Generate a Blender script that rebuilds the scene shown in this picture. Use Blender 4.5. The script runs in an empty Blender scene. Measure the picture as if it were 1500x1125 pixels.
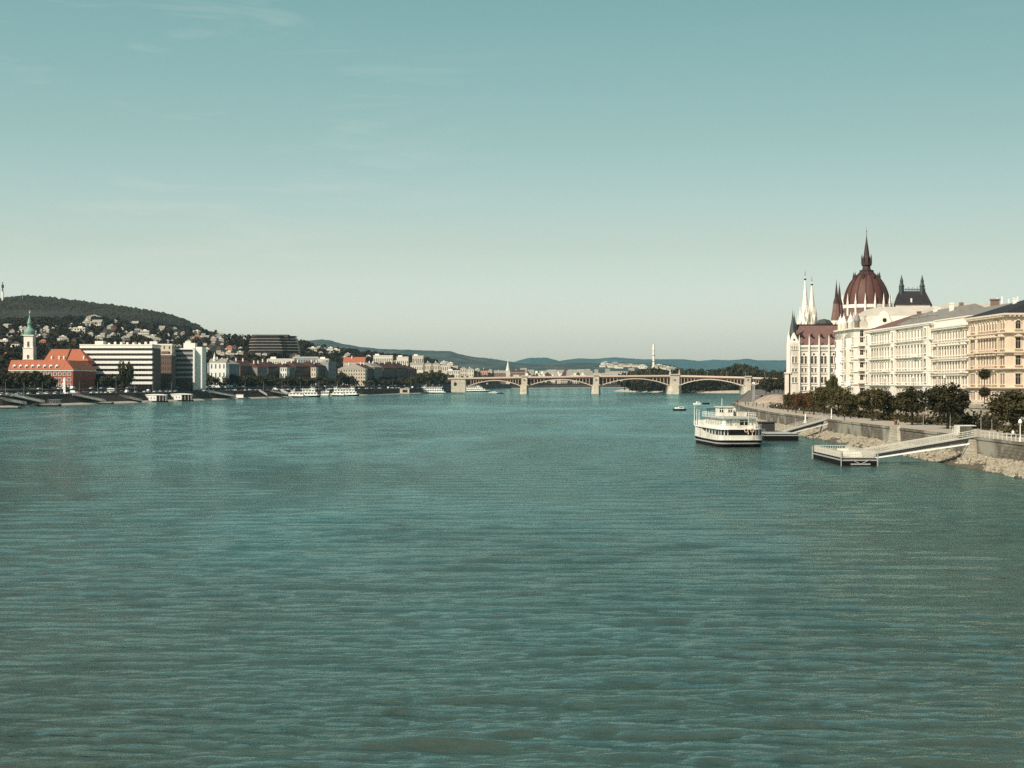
import bpy, math, random
from mathutils import Vector
random.seed(7)
R = random.Random(11)
F, CAMZ, HY = 2266.0, 15.0, 559.0          # focal length in photo pixels, camera height above the water, horizon row
C = bpy.context.scene.collection
def gx(px, Y): return (px - 750.0) / F * Y
def gz(py, Y): return CAMZ - (py - HY) / F * Y
def lerp(a, b, t): return a + (b - a) * t
def interp(tab, x):
    if x <= tab[0][0]: return tab[0][1]
    for (x0, y0), (x1, y1) in zip(tab, tab[1:]):
        if x <= x1: return y0 + (y1 - y0) * (x - x0) / (x1 - x0)
    return tab[-1][1]

# ------------------------------------------------------------------ materials
MATS = {}
def mat(name, col, rough=0.8, var=0.18, scale=0.6, rnd=0.0, bump=0.0, stretch=None, spec=0.3, metal=0.0, dirt=None):
    if name in MATS: return MATS[name]
    m = bpy.data.materials.new(name); m.use_nodes = True
    nt = m.node_tree; N = nt.nodes; L = nt.links
    b = N['Principled BSDF']
    b.inputs['Roughness'].default_value = rough
    b.inputs['Metallic'].default_value = metal
    b.inputs['Specular IOR Level'].default_value = spec
    tc = N.new('ShaderNodeTexCoord'); mp = N.new('ShaderNodeMapping')
    L.new(tc.outputs['Object'], mp.inputs['Vector'])
    if stretch: mp.inputs['Scale'].default_value = stretch
    nz = N.new('ShaderNodeTexNoise'); nz.inputs['Scale'].default_value = scale; nz.inputs['Detail'].default_value = 5
    nz.inputs['Roughness'].default_value = 0.65
    L.new(mp.outputs[0], nz.inputs['Vector'])
    mr = N.new('ShaderNodeMapRange'); mr.inputs['From Min'].default_value = 0.25; mr.inputs['From Max'].default_value = 0.75
    mr.inputs['To Min'].default_value = 1 - var; mr.inputs['To Max'].default_value = 1 + var
    L.new(nz.outputs[0], mr.inputs['Value'])
    out = mr.outputs[0]
    if rnd:
        oi = N.new('ShaderNodeObjectInfo'); m2 = N.new('ShaderNodeMapRange')
        m2.inputs['To Min'].default_value = 1 - rnd; m2.inputs['To Max'].default_value = 1 + rnd
        L.new(oi.outputs['Random'], m2.inputs['Value'])
        mm = N.new('ShaderNodeMath'); mm.operation = 'MULTIPLY'
        L.new(out, mm.inputs[0]); L.new(m2.outputs[0], mm.inputs[1]); out = mm.outputs[0]
    vm = N.new('ShaderNodeVectorMath'); vm.operation = 'SCALE'
    vm.inputs[0].default_value = col[:3]; L.new(out, vm.inputs['Scale'])
    cout = vm.outputs[0]
    if dirt:
        n2 = N.new('ShaderNodeTexNoise'); n2.inputs['Scale'].default_value = dirt[1]; n2.inputs['Detail'].default_value = 4
        mp2 = N.new('ShaderNodeMapping'); mp2.inputs['Scale'].default_value = (1, 1, .25); L.new(tc.outputs['Object'], mp2.inputs['Vector'])
        L.new(mp2.outputs[0], n2.inputs['Vector'])
        m3 = N.new('ShaderNodeMapRange'); m3.inputs['From Min'].default_value = .48; m3.inputs['From Max'].default_value = .72
        L.new(n2.outputs[0], m3.inputs['Value'])
        mx = N.new('ShaderNodeMix'); mx.data_type = 'RGBA'
        L.new(m3.outputs[0], mx.inputs[0]); L.new(cout, mx.inputs[6]); mx.inputs[7].default_value = (*dirt[0], 1); cout = mx.outputs[2]
    L.new(cout, b.inputs['Base Color'])
    if bump:
        bp = N.new('ShaderNodeBump'); bp.inputs['Strength'].default_value = 1.0; bp.inputs['Distance'].default_value = bump
        L.new(nz.outputs[0], bp.inputs['Height']); L.new(bp.outputs[0], b.inputs['Normal'])
    MATS[name] = m; return m

def brickmat(name, c1, c2, mortar, bw, bh, rough=0.85, dirt=None):
    m = mat(name, (1, 1, 1), rough, .25, .35)
    nt = m.node_tree; N = nt.nodes; L = nt.links; b = N['Principled BSDF']
    tc = N.new('ShaderNodeTexCoord'); sx = N.new('ShaderNodeSeparateXYZ'); cb = N.new('ShaderNodeCombineXYZ')
    L.new(tc.outputs['Object'], sx.inputs[0])
    ad = N.new('ShaderNodeMath'); ad.operation = 'ADD'; L.new(sx.outputs[0], ad.inputs[0]); L.new(sx.outputs[1], ad.inputs[1])
    L.new(ad.outputs[0], cb.inputs[0]); L.new(sx.outputs[2], cb.inputs[1])
    br = N.new('ShaderNodeTexBrick'); L.new(cb.outputs[0], br.inputs['Vector'])
    br.inputs['Scale'].default_value = 1; br.inputs['Brick Width'].default_value = bw; br.inputs['Row Height'].default_value = bh
    br.inputs['Mortar Size'].default_value = .035; br.inputs['Color1'].default_value = (*c1, 1); br.inputs['Color2'].default_value = (*c2, 1)
    br.inputs['Mortar'].default_value = (*mortar, 1)
    src = b.inputs['Base Color'].links[0].from_socket
    mx = N.new('ShaderNodeMix'); mx.data_type = 'RGBA'; mx.blend_type = 'MULTIPLY'; mx.inputs[0].default_value = 1
    L.new(br.outputs[0], mx.inputs[6]); L.new(src, mx.inputs[7]); out = mx.outputs[2]
    if dirt:
        n2 = N.new('ShaderNodeTexNoise'); n2.inputs['Scale'].default_value = dirt[1]; L.new(tc.outputs['Object'], n2.inputs['Vector'])
        m3 = N.new('ShaderNodeMapRange'); m3.inputs['From Min'].default_value = .5; m3.inputs['From Max'].default_value = .62
        L.new(n2.outputs[0], m3.inputs['Value'])
        m4 = N.new('ShaderNodeMix'); m4.data_type = 'RGBA'; L.new(m3.outputs[0], m4.inputs[0]); L.new(out, m4.inputs[6]); m4.inputs[7].default_value = (*dirt[0], 1); out = m4.outputs[2]
    L.new(out, b.inputs['Base Color']); return m

M = dict(
 white=mat('white_stucco', (.77, .70, .60), .85, .10, .25, 0, dirt=((.46, .39, .30), .16)),
 yellow=mat('ochre_stucco', (.73, .56, .41), .85, .10, .25, dirt=((.46, .33, .21), .16)),
 cream=mat('cream_stucco', (.71, .61, .48), .85, .10, .25, dirt=((.45, .36, .26), .16)),
 trimw=mat('pale_trim', (.75, .67, .57), .8, .08, .8),
 trimy=mat('ochre_trim', (.68, .54, .41), .8, .08, .8),
 stone=mat('limestone', (.74, .63, .54), .85, .12, .3, dirt=((.5, .41, .33), .15)),
 wstone=mat('pale_carved_stone', (.76, .70, .60), .85, .14, .8),
 slate=mat('dark_slate', (.028, .024, .026), .7, .3, 1.2),
 redbrown=mat('red_brown_tile', (.165, .090, .074), .8, .25, .8),
 domered=mat('dome_tile', (.100, .040, .028), .6, .2, .7),
 domerib=mat('dark_rib_metal', (.048, .021, .018), .6, .2, 2),
 greymetal=mat('grey_sheet_roof', (.23, .21, .18), .6, .2, .4),
 paleroof=mat('pale_sheet_roof', (.50, .44, .36), .7, .1, .3),
 copper=mat('green_copper', (.17, .29, .23), .6, .25, .8),
 darkcopper=mat('dull_copper', (.055, .06, .055), .6, .25, .8),
 orange=mat('orange_roof_tile', (.37, .115, .058), .8, .22, .8),
 redbrick=mat('red_plaster', (.36, .085, .045), .85, .2, .4),
 glass=mat('dark_glass', (.012, .010, .010), .15, .3, .3, .3, spec=.5),
 skytintglass=mat('glass_with_painted_sky_reflection', (.20, .165, .13), .25, .5, .35, .6, spec=.5),  # pale colour stands for sky and river mirrored in the panes
 stainedglass=mat('dark_red_glass', (.035, .012, .010), .3, .4, .5),
 frame=mat('window_wood', (.35, .28, .22), .7, .1, 2),
 whitepaint=mat('white_paint', (.80, .77, .70), .45, .05, 1),
 dirtywhite=mat('weathered_white_paint', (.66, .61, .52), .5, .14, 1.2, dirt=((.42, .36, .28), .6)),
 blackpaint=mat('black_hull_paint', (.009, .006, .006), .6, .3, .8, spec=.08),
 greydeck=mat('grey_green_deck', (.40, .41, .36), .6, .12, .8),
 railwhite=mat('dull_white_railing_paint', (.52, .47, .39), .6, .15, 1.5),
 metal=mat('painted_steel', (.30, .29, .27), .5, .15, 2),
 darkmetal=mat('dark_steel', (.03, .025, .025), .6, .2, 1),
 orangepaint=mat('orange_paint', (.60, .30, .20), .5, .1, 2),
 bark=mat('bark', (.05, .035, .025), .95, .3, 4),
 leafA=mat('leaf_olive', (.062, .051, .018), .75, .45, .9, .22, spec=.15),
 leafB=mat('leaf_russet', (.095, .048, .019), .75, .45, .9, .2, spec=.15),
 leafC=mat('leaf_dark', (.042, .035, .014), .8, .45, .9, .3, spec=.15),
 forest=mat('forest_leaf', (.028, .021, .011), .9, .6, .012, spec=.1),
 sand=mat('quay_paving', (.40, .34, .26), .9, .2, .25),
 earth=mat('dry_earth', (.34, .26, .19), .95, .3, .3, bump=.3),
 asphalt=mat('asphalt', (.06, .047, .040), .9, .2, .5),
 greyroad=mat('pale_asphalt', (.16, .135, .115), .9, .25, .2),
 soil=mat('wooded_soil', (.020, .018, .012), .95, .4, .02),
 ground=mat('far_ground', (.05, .05, .035), .95, .4, .004),
 beach=mat('beach_gravel', (.46, .40, .31), .95, .2, .1),
 rock=mat('riprap_stone', (.30, .255, .185), .9, .5, .9, 0),
 skin=mat('skin', (.45, .28, .2), .6, .05, 3),
)
M['quaystone'] = brickmat('quay_stone_blocks', (.165, .135, .10), (.10, .08, .06), (.06, .045, .035), 1.5, .55, dirt=((.27, .24, .19), .13))
M['palestone'] = brickmat('pale_stone_blocks', (.42, .36, .28), (.34, .29, .22), (.2, .17, .13), 1.6, .6)
M['pierstone'] = brickmat('pier_stone_blocks', (.52, .44, .34), (.44, .37, .29), (.3, .25, .2), 3.0, 1.2)
M['brick'] = brickmat('brown_brick', (.24, .11, .075), (.19, .085, .06), (.2, .16, .13), .5, .16)

# ------------------------------------------------------------------ mesh builder
class MB:
    def __init__(s): s.v = []; s.f = []; s.k = []; s.mi = 0
    def add(s, vs, fs):
        n = len(s.v); s.v += [tuple(p) for p in vs]
        for f in fs: s.f.append([i + n for i in f]); s.k.append(s.mi)
        return s
    def face(s, *p): return s.add(p, [list(range(len(p)))])
    def box(s, x0, x1, y0, y1, z0, z1):
        return s.add([(x0,y0,z0),(x1,y0,z0),(x1,y1,z0),(x0,y1,z0),(x0,y0,z1),(x1,y0,z1),(x1,y1,z1),(x0,y1,z1)],
                     [(3,2,1,0),(4,5,6,7),(0,1,5,4),(1,2,6,5),(2,3,7,6),(3,0,4,7)])
    def loft(s, rings, cap0=True, cap1=True, closed=True):
        n = len(rings[0]); vs = [p for r in rings for p in r]; fs = []
        for i in range(len(rings) - 1):
            for j in range(n if closed else n - 1):
                a, b = i*n + j, i*n + (j+1) % n
                fs.append((a, b, b + n, a + n))
        if cap0 and closed: fs.append(list(range(n))[::-1])
        if cap1 and closed: fs.append([(len(rings)-1)*n + j for j in range(n)])
        return s.add(vs, fs)
    def prism(s, poly, z0, z1): return s.loft([[(x, y, z0) for x, y in poly], [(x, y, z1) for x, y in poly]])
    def lathe(s, cx, cy, prof, n=12, a0=0.0):
        return s.loft([[(cx + max(r, .001)*math.cos(a0 + 2*math.pi*k/n), cy + max(r, .001)*math.sin(a0 + 2*math.pi*k/n), z) for k in range(n)] for r, z in prof])
    def tube(s, p, q, r, n=5, r2=None):
        p, q = Vector(p), Vector(q); d = (q - p).normalized(); r2 = r if r2 is None else r2
        u = d.orthogonal().normalized(); w = d.cross(u)
        ring = lambda c, rr: [tuple(c + (u*math.cos(2*math.pi*k/n) + w*math.sin(2*math.pi*k/n))*rr) for k in range(n)]
        return s.loft([ring(p, r), ring(q, r2)])
    def bar(s, p, q, w, h):               # box section between two points
        p, q = Vector(p), Vector(q); d = (q - p).normalized(); u = d.cross(Vector((0, 0, 1)))
        u = u.normalized() if u.length > 1e-4 else Vector((1, 0, 0)); t = u.cross(d)
        ring = lambda c: [tuple(c + u*a*w/2 + t*b*h/2) for a, b in ((-1,-1),(1,-1),(1,1),(-1,1))]
        return s.loft([ring(p), ring(q)])
    def hip(s, x0, x1, y0, y1, z0, h, ov=0.5, inset=None):
        x0 -= ov; x1 += ov; y0 -= ov; y1 += ov
        w, d = x1 - x0, y1 - y0
        k = min(w, d)/2 if inset is None else inset
        if inset is None:
            if w >= d: a, b = (x0 + k, (y0+y1)/2, z0 + h), (x1 - k, (y0+y1)/2, z0 + h); fs = [(0,1,5,4),(2,3,4,5),(1,2,5),(3,0,4),(3,2,1,0)]
            else: a, b = ((x0+x1)/2, y0 + k, z0 + h), ((x0+x1)/2, y1 - k, z0 + h); fs = [(0,1,4),(2,3,5),(1,2,5,4),(3,0,4,5),(3,2,1,0)]
            return s.add([(x0,y0,z0),(x1,y0,z0),(x1,y1,z0),(x0,y1,z0),a,b], fs)
        return s.add([(x0,y0,z0),(x1,y0,z0),(x1,y1,z0),(x0,y1,z0),(x0+k,y0+k,z0+h),(x1-k,y0+k,z0+h),(x1-k,y1-k,z0+h),(x0+k,y1-k,z0+h)],
                     [(3,2,1,0),(4,5,6,7),(0,1,5,4),(1,2,6,5),(2,3,7,6),(3,0,4,7)])
    def gable(s, x0, x1, y0, y1, z0, h, ov=0.4, axis='x'):
        x0 -= ov; x1 += ov; y0 -= ov; y1 += ov
        if axis == 'x':
            m = (y0+y1)/2; v = [(x0,y0,z0),(x1,y0,z0),(x1,y1,z0),(x0,y1,z0),(x0,m,z0+h),(x1,m,z0+h)]; f = [(0,1,5,4),(2,3,4,5),(1,2,5),(3,0,4),(3,2,1,0)]
        else:
            m = (x0+x1)/2; v = [(x0,y0,z0),(x1,y0,z0),(x1,y1,z0),(x0,y1,z0),(m,y0,z0+h),(m,y1,z0+h)]; f = [(0,1,4),(2,3,5),(1,2,5,4),(3,0,4,5),(3,2,1,0)]
        return s.add(v, f)
    def mesh(s, name, mats, o=(0, 0, 0), smooth=False):
        me = bpy.data.meshes.new(name)
        me.from_pydata([(x-o[0], y-o[1], z-o[2]) for x, y, z in s.v], [], s.f)
        for m in (mats if isinstance(mats, (list, tuple)) else [mats]): me.materials.append(m)
        if any(s.k): me.polygons.foreach_set('material_index', s.k)
        if smooth: me.polygons.foreach_set('use_smooth', [True]*len(s.f))
        me.update(); return me

ORG = {}
def link(name, data, parent=None):
    o = bpy.data.objects.new(name, data); C.objects.link(o)
    if parent is not None: o.parent = parent; ORG[o.name] = ORG.get(parent.name, (0, 0, 0))
    return o
def part(name, mb, m, parent, smooth=False, label=None):
    o = link(name, mb.mesh(name, m, ORG.get(parent.name, (0, 0, 0)), smooth), parent)
    if label: o['label'] = label
    return o
def tag(o, label, cat, group=None):
    o['label'] = label; o['category'] = cat
    if group: o['group'] = group
    return o
def thing(name, label, cat, loc=(0, 0, 0), group=None, rot=0.0, world=True):
    o = link(name, None); o.location = loc; o.rotation_euler[2] = rot; o.empty_display_size = .5
    ORG[o.name] = tuple(loc) if world and not rot else (0, 0, 0)
    return tag(o, label, cat, group)
def solo(name, mb, m, label, cat, loc=(0, 0, 0), group=None, smooth=False):       # a thing that is one mesh, built in world coordinates
    o = link(name, mb.mesh(name, m, loc, smooth)); o.location = loc; ORG[o.name] = tuple(loc)
    return tag(o, label, cat, group)
def struct(name, mb, m, smooth=False, kind='structure'):
    o = link(name, mb.mesh(name, m, (0, 0, 0), smooth)); o['kind'] = kind; return o
def copy_tree(o, parent=None):
    c = o.copy(); C.objects.link(c)
    if parent is not None: c.parent = parent
    for ch in list(o.children): copy_tree(ch, c)
    return c

# ------------------------------------------------------------------ windows
WM = {}
FROT = {'S': 0.0, 'W': -math.pi/2, 'E': math.pi/2, 'N': math.pi}
def pane_mesh(w, h, arch=False, wm='frame', gm='glass'):
    k = ('p', w, h, arch, wm, gm)
    if k in WM: return WM[k]
    b = MB(); x = w/2
    top = [(x*math.cos(a), -.03, h - x + x*math.sin(a)) for a in [math.pi*i/8 for i in range(9)]] if arch else [(x, -.03, h), (-x, -.03, h)]
    b.face((-x, -.03, 0), (x, -.03, 0), *top)
    b.mi = 1; t = .05
    b.box(-t, t, -.09, -.04, 0, h); b.box(-x, x, -.085, -.04, h*.66, h*.66 + .09)
    b.box(-x, -x + .09, -.087, -.04, 0, h - (x if arch else 0)); b.box(x - .09, x, -.087, -.04, 0, h - (x if arch else 0))
    WM[k] = b.mesh('window', [M[gm], M[wm]]); return WM[k]
def frame_mesh(w, h, hood, trim, arch=False):
    k = ('f', w, h, hood, trim, arch)
    if k in WM: return WM[k]
    b = MB(); x = w/2; j = .22
    hh = h - x if arch else h
    b.box(-x - j, -x, -.12, 0, 0, hh); b.box(x, x + j, -.12, 0, 0, hh)
    b.box(-x - j - .12, x + j + .12, -.42, 0, -.22, 0)
    if arch:
        for i in range(8):
            a0, a1 = math.pi*i/8, math.pi*(i+1)/8; r1 = x + j
            q = [(x*math.cos(a0), x*math.sin(a0)), (r1*math.cos(a0), r1*math.sin(a0)), (r1*math.cos(a1), r1*math.sin(a1)), (x*math.cos(a1), x*math.sin(a1))]
            b.loft([[(u, -.26, hh + v) for u, v in q], [(u, 0, hh + v) for u, v in q]])
    else:
        b.box(-x - j, x + j, -.30, 0, h, h + .22)
        if hood == 1: b.box(-x - j - .2, x + j + .2, -.85, 0, h + .22, h + .44)
        if hood == 2:
            b.box(-x - j - .2, x + j + .2, -.85, 0, h + .22, h + .36)
            b.loft([[(-x-j-.2, -.83, h+.36), (x+j+.2, -.83, h+.36), (0, -.83, h+.9)], [(-x-j-.2, 0, h+.36), (x+j+.2, 0, h+.36), (0, 0, h+.85)]])
    WM[k] = b.mesh('window_frame', M[trim]); return WM[k]
def win(parent, face, pos, w, h, hood=None, trim='trimw', arch=False, wm='frame', gm='glass'):
    o = link('window', pane_mesh(w, h, arch, wm, gm), parent)
    O = ORG[parent.name]; o.location = (pos[0]-O[0], pos[1]-O[1], pos[2]-O[2]); o.rotation_euler[2] = FROT[face]
    if hood is not None: link('window_frame', frame_mesh(w, h, hood, trim, arch), o)
    return o

# ------------------------------------------------------------------ trees
def crown(name, seed, clumps, leaves, leaf, m, flat=.85, core=True, mi=0, mb=None, base=.0, cl=.36):
    r = random.Random(seed); b = mb or MB(); b.mi = mi
    for c in range(clumps):
        while True:
            p = Vector((r.uniform(-1, 1), r.uniform(-1, 1), r.uniform(-1, 1)))
            if .05 < p.length < 1: break
        p *= (.55 + .35*r.random())/max(p.length, .5)
        p.z *= flat
        rad = r.uniform(cl*.6, cl*1.15)
        for i in range(leaves):
            d = Vector((r.gauss(0, 1), r.gauss(0, 1), r.gauss(0, 1))).normalized()
            q = p + d*rad*(r.random()**.4); q.z = q.z*.9 + base
            n = (d + Vector((r.gauss(0, .6), r.gauss(0, .6), r.gauss(0, .6) + .3))).normalized()
            u = n.orthogonal().normalized(); w = n.cross(u); a = r.random()*6.28
            u, w = u*math.cos(a) + w*math.sin(a), w*math.cos(a) - u*math.sin(a)
            s = leaf*r.uniform(.6, 1.3)
            b.face(*[tuple(q + u*x*s + w*y*s*.6) for x, y in ((-1, 0), (0, -1), (1, 0), (0, 1))])
    if mb: return b
    return b.mesh(name, m)
NEAR = {k: [crown('crown', 100*i + s, 46, 95, .075, M[k]) for s in range(3)] for i, k in enumerate(('leafA', 'leafB', 'leafC'))}
MID = {k: [crown('crown', 900 + 100*i + s, 26, 34, .15, M[k]) for s in range(3)] for i, k in enumerate(('leafA', 'leafB', 'leafC'))}
def trunk_mesh(seed):
    r = random.Random(seed); b = MB()
    b.tube((0, 0, -.02), (.01, 0, .3), .032, 8, .024); b.tube((.01, 0, .29), (.03, .01, .62), .024, 7, .014)
    for i in range(4):
        a = i*1.57 + r.random(); b.tube((.01, 0, .27 + .05*i), (.2*math.cos(a), .2*math.sin(a), .55 + .06*i), .016, 5, .006)
    return b.mesh('trunk', M['bark'], smooth=True)
TRUNK = [trunk_mesh(i) for i in range(3)]
def tree(label, x, y, z, h, rad, leaf='leafA', near=False, cat='tree', group=None, name='leafy_tree', low=.22):
    t = thing(name, label, cat, (x, y, z), group)
    k = R.randrange(3)
    tr = link('trunk', TRUNK[k], t); tr.scale = (h, h, h)
    c = link('crown', (NEAR if near else MID)[leaf][R.randrange(3)], t)
    rz = h*(1 - low)/2
    c.location = (0, 0, h - rz); c.scale = (rad, rad, rz*1.12); c.rotation_euler[2] = R.random()*6.28
    return t

# ================================================================== THE SETTING
# river
# one sheet: open river flat far off, real waves on the reach in front of the camera bridge
import numpy as np
rs = np.random.RandomState(4)
ys_ = [22.0]
while ys_[-1] < 1010: ys_.append(ys_[-1] + min(1.45, max(.16, ys_[-1]**2/(15*1547)*.9)))
ys_ = np.array(ys_); NC = 780; K_ = .42
U, V = np.meshgrid(np.linspace(-K_, K_, NC), ys_); XX = U*(V + 75); YY = V
Z = np.zeros_like(XX)
amp = 1.0 + .55*np.sin(XX*.045 + .9*np.sin(YY*.021 + 1))*np.sin(YY*.033 + .8*np.sin(XX*.027)) + .35*np.sin(XX*.11 + YY*.05 + 2)*np.sin(YY*.085 - XX*.03)
amp = np.clip(1 + (amp - 1)*.85, .5, 1.7)
for i in range(72):
    lam = .7*(6.5/.7)**rs.rand(); th = rs.normal(0, .30); kx, ky = math.sin(th)*2*math.pi/lam, math.cos(th)*2*math.pi/lam
    sp_ = np.minimum(np.gradient(YY, axis=0), 9); fade = np.clip((lam/sp_ - 2.2)/2.5, 0, 1)
    ph = rs.rand()*6.283 + 1.2*np.sin(XX*.031*(1 + i % 3) + i) + 1.2*np.sin(YY*.027 + i*2.1)
    sl_ = WAVE if 'WAVE' in globals() else .023
    a_ = sl_*min(1.0, (lam/1.6)**-.3)*(.9 if lam < 1.6 else 1)*lam/(2*math.pi); sn = np.sin(kx*XX + ky*YY + ph)
    Z += a_*fade*(sn + .25*sn*sn)*amp
Yw = 945 + 10*np.sin(XX*.05) - XX*.05
Z += .26*np.exp(-((YY - Yw)/2.0)**2)*np.clip((XX + 30)/40, 0, 1) - .14*np.exp(-((YY - Yw + 5)/2.6)**2)*np.clip((XX + 30)/40, 0, 1)
Yw = 655 + 8*np.sin(XX*.06) + XX*.12
Z += .20*np.exp(-((YY - Yw)/1.8)**2)*np.clip((XX + 45)/30, 0, 1)
edge = np.clip((K_ - np.abs(U))/.03, 0, 1)*np.clip((YY - 22)/6, 0, 1)*np.clip((1008 - YY)/40, 0, 1)
Z *= edge; NR = len(ys_)
co_ = np.stack([XX, YY, Z], -1).reshape(-1, 3)
ex = np.array([(-3200, -150, 0), (3600, -150, 0), (3600, ys_[-1], 0), (-3200, ys_[-1], 0), (3600, 9000, 0), (-3200, 9000, 0)], float)
co_ = np.concatenate([co_, ex]); n0 = NR*NC; rr_, cc_ = np.meshgrid(np.arange(NR - 1), np.arange(NC - 1), indexing='ij'); a0 = (rr_*NC + cc_).ravel()
quads = np.stack([a0, a0 + 1, a0 + NC + 1, a0 + NC], -1)
extra = np.array([(n0, n0 + 1, NC - 1, 0), (n0, 0, (NR - 1)*NC, n0 + 3), (NC - 1, n0 + 1, n0 + 2, NR*NC - 1), (n0 + 3, n0 + 2, n0 + 4, n0 + 5)])
quads = np.concatenate([quads, extra]); me = bpy.data.meshes.new('water')
me.vertices.add(len(co_)); me.vertices.foreach_set('co', co_.ravel().astype(np.float32)); me.loops.add(quads.size); me.loops.foreach_set('vertex_index', quads.ravel().astype(np.int32))
me.polygons.add(len(quads)); me.polygons.foreach_set('loop_start', np.arange(0, quads.size, 4, dtype=np.int32)); me.polygons.foreach_set('use_smooth', np.ones(len(quads), bool)); me.update(calc_edges=True); me.validate()
water = link('water', me); water['kind'] = 'structure'
wm = bpy.data.materials.new('river_water'); wm.use_nodes = True; water.data.materials.append(wm)
nt = wm.node_tree; N = nt.nodes; L = nt.links; pb = N['Principled BSDF']
tc = N.new('ShaderNodeTexCoord')
def nz(scale, stretch, detail=3, rough=.55, rot=0.0, dist=0.0):
    mp = N.new('ShaderNodeMapping'); mp.inputs['Scale'].default_value = stretch; mp.inputs['Rotation'].default_value = (0, 0, rot)
    L.new(tc.outputs['Object'], mp.inputs['Vector'])
    n = N.new('ShaderNodeTexNoise'); n.inputs['Scale'].default_value = scale; n.inputs['Detail'].default_value = detail
    n.inputs['Roughness'].default_value = rough; n.inputs['Distortion'].default_value = dist
    L.new(mp.outputs[0], n.inputs['Vector']); return n.outputs[0]
def mth(op, a, b_):
    n = N.new('ShaderNodeMath'); n.operation = op
    for i, v in enumerate((a, b_)):
        if isinstance(v, (int, float)): n.inputs[i].default_value = v
        else: L.new(v, n.inputs[i])
    return n.outputs[0]
def rng(v, a, b_, c, d):
    n = N.new('ShaderNodeMapRange'); L.new(v, n.inputs[0])
    for i, q in enumerate((a, b_, c, d)): n.inputs[i+1].default_value = q
    return n.outputs[0]
patch = rng(nz(.012, (1, .45, 1), 4, .6, .25, .6), .38, .62, .58, 1.25)      # calm and ruffled areas
ripple = nz(1.5, (.42, 1, 1), 6, .62, .08)
wave = nz(.20, (.5, 1, 1), 4, .6, -.12)
swell = nz(.045, (.5, 1, 1), 3, .5, .2)
h1 = mth('MULTIPLY', mth('MULTIPLY', ripple, .33), patch)
h2 = mth('MULTIPLY', mth('MULTIPLY', wave, .95), patch)
h3 = mth('MULTIPLY', swell, .8)
bp = N.new('ShaderNodeBump'); bp.inputs['Strength'].default_value = 1; bp.inputs['Distance'].default_value = 1
L.new(mth('ADD', mth('ADD', h1, h2), h3), bp.inputs['Height']); df = N.new('ShaderNodeBsdfDiffuse'); gl = N.new('ShaderNodeBsdfGlossy'); fr = N.new('ShaderNodeFresnel'); ms = N.new('ShaderNodeMixShader')
gl.inputs['Color'].default_value = (.68, 1.0, .99, 1); gl.inputs['Roughness'].default_value = .09; fr.inputs['IOR'].default_value = 1.333
for n_ in (df, gl, fr): L.new(bp.outputs[0], n_.inputs['Normal'])
L.new(fr.outputs[0], ms.inputs[0]); L.new(df.outputs[0], ms.inputs[1]); L.new(gl.outputs[0], ms.inputs[2]); L.new(ms.outputs[0], N['Material Output'].inputs['Surface'])
silt = nz(.02, (1, .5, 1), 4, .6, .4)
mx = N.new('ShaderNodeMix'); mx.data_type = 'RGBA'; L.new(rng(silt, .35, .65, 0, 1), mx.inputs[0])
mx.inputs[6].default_value = (.042, .070, .056, 1); mx.inputs[7].default_value = (.058, .068, .050, 1)
L.new(mx.outputs[2], df.inputs['Color']); N.remove(pb)

# Pest bank on the right: straight quay, then bending away
BX = [(100, 84), (500, 84), (608, 91), (722, 103), (1850, 284), (3400, 520)]
def bx(Y): return interp(BX, Y)
YS = [100, 180, 230, 280, 330, 380, 430, 480, 500, 530, 560, 608, 660, 722, 780, 900, 1100, 1400, 1850, 2500, 3400]
BX2 = [(100, 105), (500, 105), (608, 114), (722, 131), (1100, 203), (1850, 342), (3400, 630)]
def bx2(Y): return interp(BX2, Y)
def strip2(prof, ys=YS):
    m = MB(); m.loft([[(bx2(y) + dx, y, z) for dx, z in prof] for y in ys], closed=False); return m
def strip(prof, ys=YS):                     # prof: list of (offset from wall line, z)
    m = MB(); n = len(prof)
    m.loft([[(bx(y) + dx, y, z) for dx, z in prof] for y in ys], closed=False); return m
struct('riverbank', strip([(-9, -1.6), (-5.2, -.1), (-.1, 1.6), (.2, 1.7)]), mat('wet_bank_earth', (.10, .08, .055), .95, .4, .6))
for nm_, m_, yy in (('lower_quay', 'sand', [y for y in YS if y <= 780]), ('quay_road', 'greyroad', [y for y in YS if y >= 780])):
    q = MB(); q.loft([[(bx(y) + .75, y, 4.75), (bx2(y) + .2, y, 4.85)] for y in yy], closed=False); struct(nm_, q, M[m_])
struct('upper_street', strip2([(.9, 9.0), (3000, 9.0)]), M['asphalt'])
b = strip([(0, -1), (0, 4.55), (-.18, 4.56), (-.18, 4.95), (.8, 4.95), (.8, 4.0)])
solo('quay_wall', b, M['quaystone'], 'long grey stone block wall holding up the lower quay', 'quay wall', (84, 300, 0))
b = strip2([(0, 4), (0, 9.0), (-.15, 9.01), (-.15, 9.95), (.5, 9.95), (.5, 8.9)])
solo('retaining_wall', b, M['palestone'], 'pale stone retaining wall behind the trees, below the street', 'wall', (105, 330, 4))
# rougher light stone buttress set into the quay wall
b = MB(); yb = 338
b.loft([[(84.1, yb - 4, 1), (83.2, yb - 3.6, 1), (83.2, yb + 4.6, 1), (84.1, yb + 5, 1)], [(84.1, yb - 3, 5.5), (83.5, yb - 2.7, 5.5), (83.5, yb + 3.6, 5.5), (84.1, yb + 4, 5.5)]])
solo('buttress', b, M['palestone'], 'pale rough stone buttress projecting from the grey quay wall', 'buttress', (84, yb, 1))
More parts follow.
